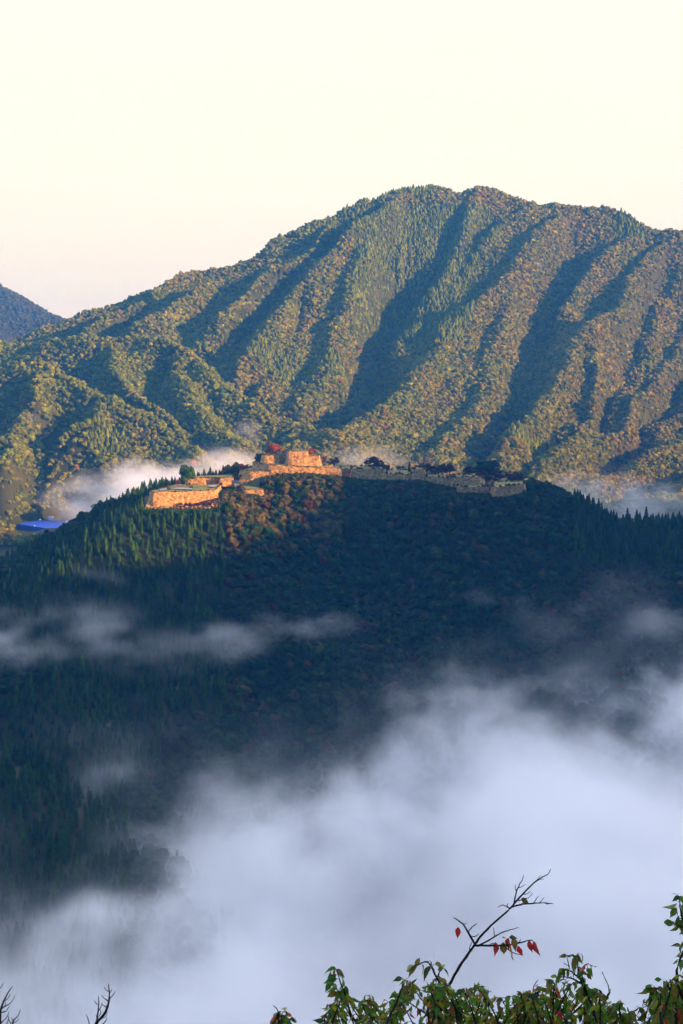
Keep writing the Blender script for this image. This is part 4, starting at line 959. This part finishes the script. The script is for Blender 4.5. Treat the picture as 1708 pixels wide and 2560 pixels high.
bare_shrub('bare branching twig standing at the bottom left', 235, [([(920, 940), (940, 640), (985, 580), (1040, 500), (1068, 400), (1070, 320), (1062, 235)], .008, .0018), ([(945, 620), (955, 540), (968, 450), (963, 350)], .004, .0014), ([(962, 440), (940, 425), (923, 398)], .002, .001),
    ([(985, 580), (955, 570), (938, 545)], .002, .001), ([(968, 500), (990, 460), (1003, 430)], .0022, .001), ([(965, 560), (985, 530), (985, 490)], .002, .001), ([(1057, 458), (1020, 450), (992, 428)], .0025, .001), ([(1062, 404), (1025, 380), (995, 345)], .0025, .001),
    ([(1078, 378), (1105, 350), (1130, 308)], .0025, .001), ([(1072, 325), (1088, 308), (1096, 288)], .002, .001), ([(1065, 310), (1040, 295), (1021, 262)], .002, .001), ([(1000, 570), (1035, 560), (1050, 515)], .002, .001), ([(1000, 640), (1035, 600), (1050, 565)], .0025, .001), ([(880, 680), (868, 600), (843, 532)], .003, .001), ([(920, 940), (880, 680)], .006, .003)], 1)
bare_shrub('bare branching twigs at the bottom left corner', 5, [([(0, 940), (0, 620), (5, 500), (35, 410), (75, 330), (123, 258)], .007, .0014), ([(45, 400), (80, 375), (99, 335)], .0025, .001), ([(10, 480), (60, 450), (110, 415), (150, 347)], .003, .001), ([(52, 455), (50, 430), (57, 410)], .002, .001),
    ([(5, 520), (60, 500), (92, 450)], .003, .001), ([(-30, 300), (10, 270), (34, 228)], .003, .001), ([(-30, 300), (-30, 620)], .005, .003), ([(0, 625), (60, 570), (88, 508)], .003, .001), ([(60, 640), (80, 590), (88, 548)], .002, .001), ([(110, 700), (130, 600), (175, 550), (202, 485)], .004, .001), ([(110, 625), (85, 590), (80, 560)], .002, .001), ([(128, 600), (118, 580), (118, 565)], .002, .001), ([(115, 620), (160, 605), (185, 573)], .002, .001), ([(0, 940), (110, 700)], .005, .004)], 2)

# ------------------------------------------------------------------ fog and mist (voxel volumes)
def vol_mat(name, colr=(.995, .995, 1.0), aniso=0.0):
    b = NB(name); b.N.remove(b.b); v = b.n('ShaderNodeVolumePrincipled'); v.inputs['Color'].default_value = (*colr, 1); v.inputs['Density'].default_value = 1.0; v.inputs['Anisotropy'].default_value = aniso
    b.L.new(v.outputs[0], b.out.inputs['Volume']); return b.m
M_FOG = vol_mat('fog')
class GB:
    def __init__(s, name):
        s.g = bpy.data.node_groups.new(name, 'GeometryNodeTree'); s.N = s.g.nodes; s.L = s.g.links
        s.g.interface.new_socket('Geometry', in_out='INPUT', socket_type='NodeSocketGeometry'); s.g.interface.new_socket('Geometry', in_out='OUTPUT', socket_type='NodeSocketGeometry')
        s.gi, s.go = s.N.new('NodeGroupInput'), s.N.new('NodeGroupOutput')
        p = s.N.new('GeometryNodeInputPosition'); s.p = p.outputs[0]; q = s.N.new('ShaderNodeSeparateXYZ'); s.L.new(s.p, q.inputs[0]); s.x, s.y, s.z = q.outputs
    def m(s, op, a, b=0.0, c=None):
        n = s.N.new('ShaderNodeMath'); n.operation = op
        for i, v in enumerate((a, b) if c is None else (a, b, c)):
            if isinstance(v, (int, float)): n.inputs[i].default_value = v
            else: s.L.new(v, n.inputs[i])
        return n.outputs[0]
    def noise(s, scale, detail, stretch=(1, 1, 1), off=(0, 0, 0)):
        v = s.N.new('ShaderNodeVectorMath'); v.operation = 'MULTIPLY_ADD'; s.L.new(s.p, v.inputs[0]); v.inputs[1].default_value = stretch; v.inputs[2].default_value = off
        n = s.N.new('ShaderNodeTexNoise'); s.L.new(v.outputs[0], n.inputs['Vector']); n.inputs['Scale'].default_value = scale; n.inputs['Detail'].default_value = detail; n.inputs['Roughness'].default_value = .55
        return n.outputs[0]
    def rng(s, v, a, b, c, d, typ='SMOOTHSTEP'):
        n = s.N.new('ShaderNodeMapRange'); n.interpolation_type = typ; s.L.new(v, n.inputs[0])
        for i, q in enumerate((a, b, c, d)): n.inputs[i + 1].default_value = q
        return n.outputs[0]
    def curve(s, v, lo, hi, pts):
        """piecewise value of v between lo and hi: pts (position, value)"""
        n = s.N.new('ShaderNodeValToRGB'); t = s.rng(v, lo, hi, 0, 1, 'LINEAR'); s.L.new(t, n.inputs[0]); e = n.color_ramp.elements; n.color_ramp.interpolation = 'EASE'
        mn = min(q[1] for q in pts); mx = max(q[1] for q in pts)
        while len(e) < len(pts): e.new(.5)
        for q, (a, b) in zip(e, pts): q.position = (a - lo) / (hi - lo); k = (b - mn) / (mx - mn); q.color = (k, k, k, 1)
        return s.m('MULTIPLY_ADD', n.outputs[0], mx - mn, mn)
    def finish(s, dens, lo, hi, vox, mat):
        c = s.N.new('GeometryNodeVolumeCube'); s.L.new(dens, c.inputs['Density']); c.inputs['Min'].default_value = lo; c.inputs['Max'].default_value = hi
        for i, k in enumerate('XYZ'): c.inputs['Resolution ' + k].default_value = max(8, int((hi[i] - lo[i]) / vox))
        sm = s.N.new('GeometryNodeSetMaterial'); sm.inputs['Material'].default_value = mat; s.L.new(c.outputs[0], sm.inputs[0]); s.L.new(sm.outputs[0], s.go.inputs[0])
        return s.g
def fog_object(name, g, label, mat, cat='mist'):
    m = bpy.data.meshes.new(name); m.materials.append(mat); o = link(name, m); o.modifiers.new('fog', 'NODES').node_group = g; tag(o, label, cat, kind='stuff'); return o
# the big bank in the valley
g = GB('valley_fog')
topx = g.curve(g.x, -300, 400, [(-300, -265), (-180, -255), (-110, -245), (-60, -231), (0, -222), (60, -210), (120, -197), (190, -193), (300, -195), (400, -195)])
n1 = g.noise(.0085, 3, (1, .8, 1.3), (3, 7, 1)); n2 = g.noise(.026, 5, (1, .8, 1.2), (9, 2, 4)); n4 = g.noise(.075, 4, (1, .7, 1.6), (4, 8, 1))
bil = g.m('ADD', g.m('MULTIPLY', g.m('SUBTRACT', n1, .5), 150), g.m('ADD', g.m('MULTIPLY', g.m('SUBTRACT', n2, .5), 95), g.m('MULTIPLY', g.m('SUBTRACT', n4, .5), 46)))
dep = g.m('SUBTRACT', g.m('ADD', topx, bil), g.z)
body = g.rng(dep, -14, 46, 0, 1)
thin = g.rng(dep, -45, 25, 0, .045)
n3 = g.noise(.0075, 3, (1, 1, 1.5), (21, 5, 8)); hole = g.rng(n3, .36, .56, .38, 1)
dens = g.m('MULTIPLY', hole, g.m('MULTIPLY', g.m('ADD', g.m('POWER', body, 1.35), thin), .038))
strk = g.m('MULTIPLY', g.m('MULTIPLY', g.rng(dep, -95, 10, 0, .0003), g.rng(g.x, 40, -60, 0, 1)), g.rng(n2, .38, .62, .15, 1))
dens = g.m('ADD', dens, strk)
ends = g.m('MULTIPLY', g.rng(g.y, 330, 420, 0, 1), g.rng(g.y, 1050, 1150, 1, 0))
g.finish(g.m('MULTIPLY', dens, ends), (-440, 330, -335), (540, 1150, -130), 4.2, M_FOG)
fog_object('valley_fog', g.g, 'thick white fog bank filling the valley in the foreground', M_FOG, 'fog')
def wisp(label, u, v, d, w_, h_, dp, dn, tilt=0, seed=0, vox=5, nsc=.038):
    c = P(u, v, d); hx, hy, hz_ = w_ / 2 * 1.15, dp / 2 * 1.15, h_ / 2 * 1.3 + abs(tilt) * w_ / 2
    g = GB('mist_wisp')
    X = g.m('DIVIDE', g.m('SUBTRACT', g.x, c.x), w_ / 2); Y = g.m('DIVIDE', g.m('SUBTRACT', g.y, c.y), dp / 2)
    Zc = g.m('SUBTRACT', g.m('SUBTRACT', g.z, c.z), g.m('MULTIPLY', g.m('SUBTRACT', g.x, c.x), tilt)); Z = g.m('DIVIDE', Zc, h_ / 2)
    r2 = g.m('ADD', g.m('ADD', g.m('MULTIPLY', X, X), g.m('MULTIPLY', Y, Y)), g.m('MULTIPLY', Z, Z))
    nn = g.m('ADD', g.m('MULTIPLY', g.noise(nsc * .4, 2, (1, 1, 1.4), (seed * 7, seed, 3)), .5), g.m('MULTIPLY', g.noise(nsc, 5, (1, 1, 2.0), (seed, seed * 5, 1)), .5))
    f = g.m('ADD', g.m('SUBTRACT', 1.0, r2), g.m('MULTIPLY', g.m('SUBTRACT', nn, .5), 8.5))
    fade = g.rng(r2, .15, 1.05, 1, 0)
    dd = g.m('MULTIPLY', g.m('MULTIPLY', g.rng(f, 0, 1.7, 0, 1), fade), dn * 1.35)
    g.finish(dd, (c.x - hx, c.y - hy, c.z - hz_), (c.x + hx, c.y + hy, c.z + hz_), vox, M_FOG)
    return fog_object('mist_wisp', g.g, label, M_FOG)
wisp('pale mist band drifting across the left of the castle hill', 150, 1580, 905, 150, 62, 60, .012, .05, 1, 3.5)
wisp('low end of the mist band at the left edge', 0, 1615, 890, 100, 56, 60, .009, .0, 2, 3.5)
wisp('thin mist streak right of the pale band, rising to the right', 655, 1585, 915, 170, 40, 50, .0075, .10, 3, 3)
wisp('faint mist joining the two streaks', 430, 1620, 915, 160, 46, 50, .005, .04, 4, 4)
wisp('faint puff of mist on the slope above the pale band', 245, 1440, 1030, 60, 18, 40, .005, -.2, 5, 3)
wisp('small puff of mist on the right slope of the castle hill', 1215, 1488, 1030, 55, 20, 40, .006, .15, 6, 3)
wisp('broad faint mist over the right slope of the castle hill', 1420, 1580, 960, 200, 110, 60, .0022, .2, 7, 5)
wisp('faint mist at the right edge of the castle hill', 1660, 1560, 960, 80, 40, 50, .006, .1, 8, 4)
wisp('bright fog strip lying behind the left shoulder of the castle hill', 400, 1215, 1620, 350, 96, 130, .045, .17, 9, 5, .015)
wisp('thin tail of the fog strip over the far left valley', 250, 1270, 1720, 150, 40, 90, .006, .12, 10, 5)
wisp('faint mist behind the middle of the ruins', 930, 1150, 1700, 220, 46, 120, .0045, .0, 11, 6)
wisp('bluish mist low behind the right end of the ruins', 1560, 1262, 1680, 340, 110, 110, .008, -.05, 12, 6)
wisp('warm puff of mist hanging on the wooded slope left of the ruins', 625, 1078, 1930, 62, 44, 40, .010, .0, 13, 4)
wisp('small faint puff of mist on the far left hill', 75, 1050, 1960, 50, 28, 40, .005, .0, 14, 4)

# ------------------------------------------------------------------ haze: even air over everything
hzm = NB('haze'); hzm.N.remove(hzm.b); v_ = hzm.n('ShaderNodeVolumePrincipled'); v_.inputs['Color'].default_value = (.07, .36, 1.0, 1); v_.inputs['Density'].default_value = .000084; v_.inputs['Anisotropy'].default_value = 0.0
hzm.L.new(v_.outputs[0], hzm.out.inputs['Volume'])
X0, X1, Y0, Y1, Z0, Z1 = -7050, 7050, -3050, 7450, float(GZ.min()) - 6, float(GZ.max()) + 30
bxv = [(x, y, z) for z in (Z0, Z1) for y in (Y0, Y1) for x in (X0, X1)]
tag(link('haze', mesh('haze', bxv, [(0, 2, 3, 1), (4, 5, 7, 6), (0, 1, 5, 4), (2, 6, 7, 3), (0, 4, 6, 2), (1, 3, 7, 5)], [hzm.m])), 'thin blue haze over the mountains', 'haze', kind='stuff')
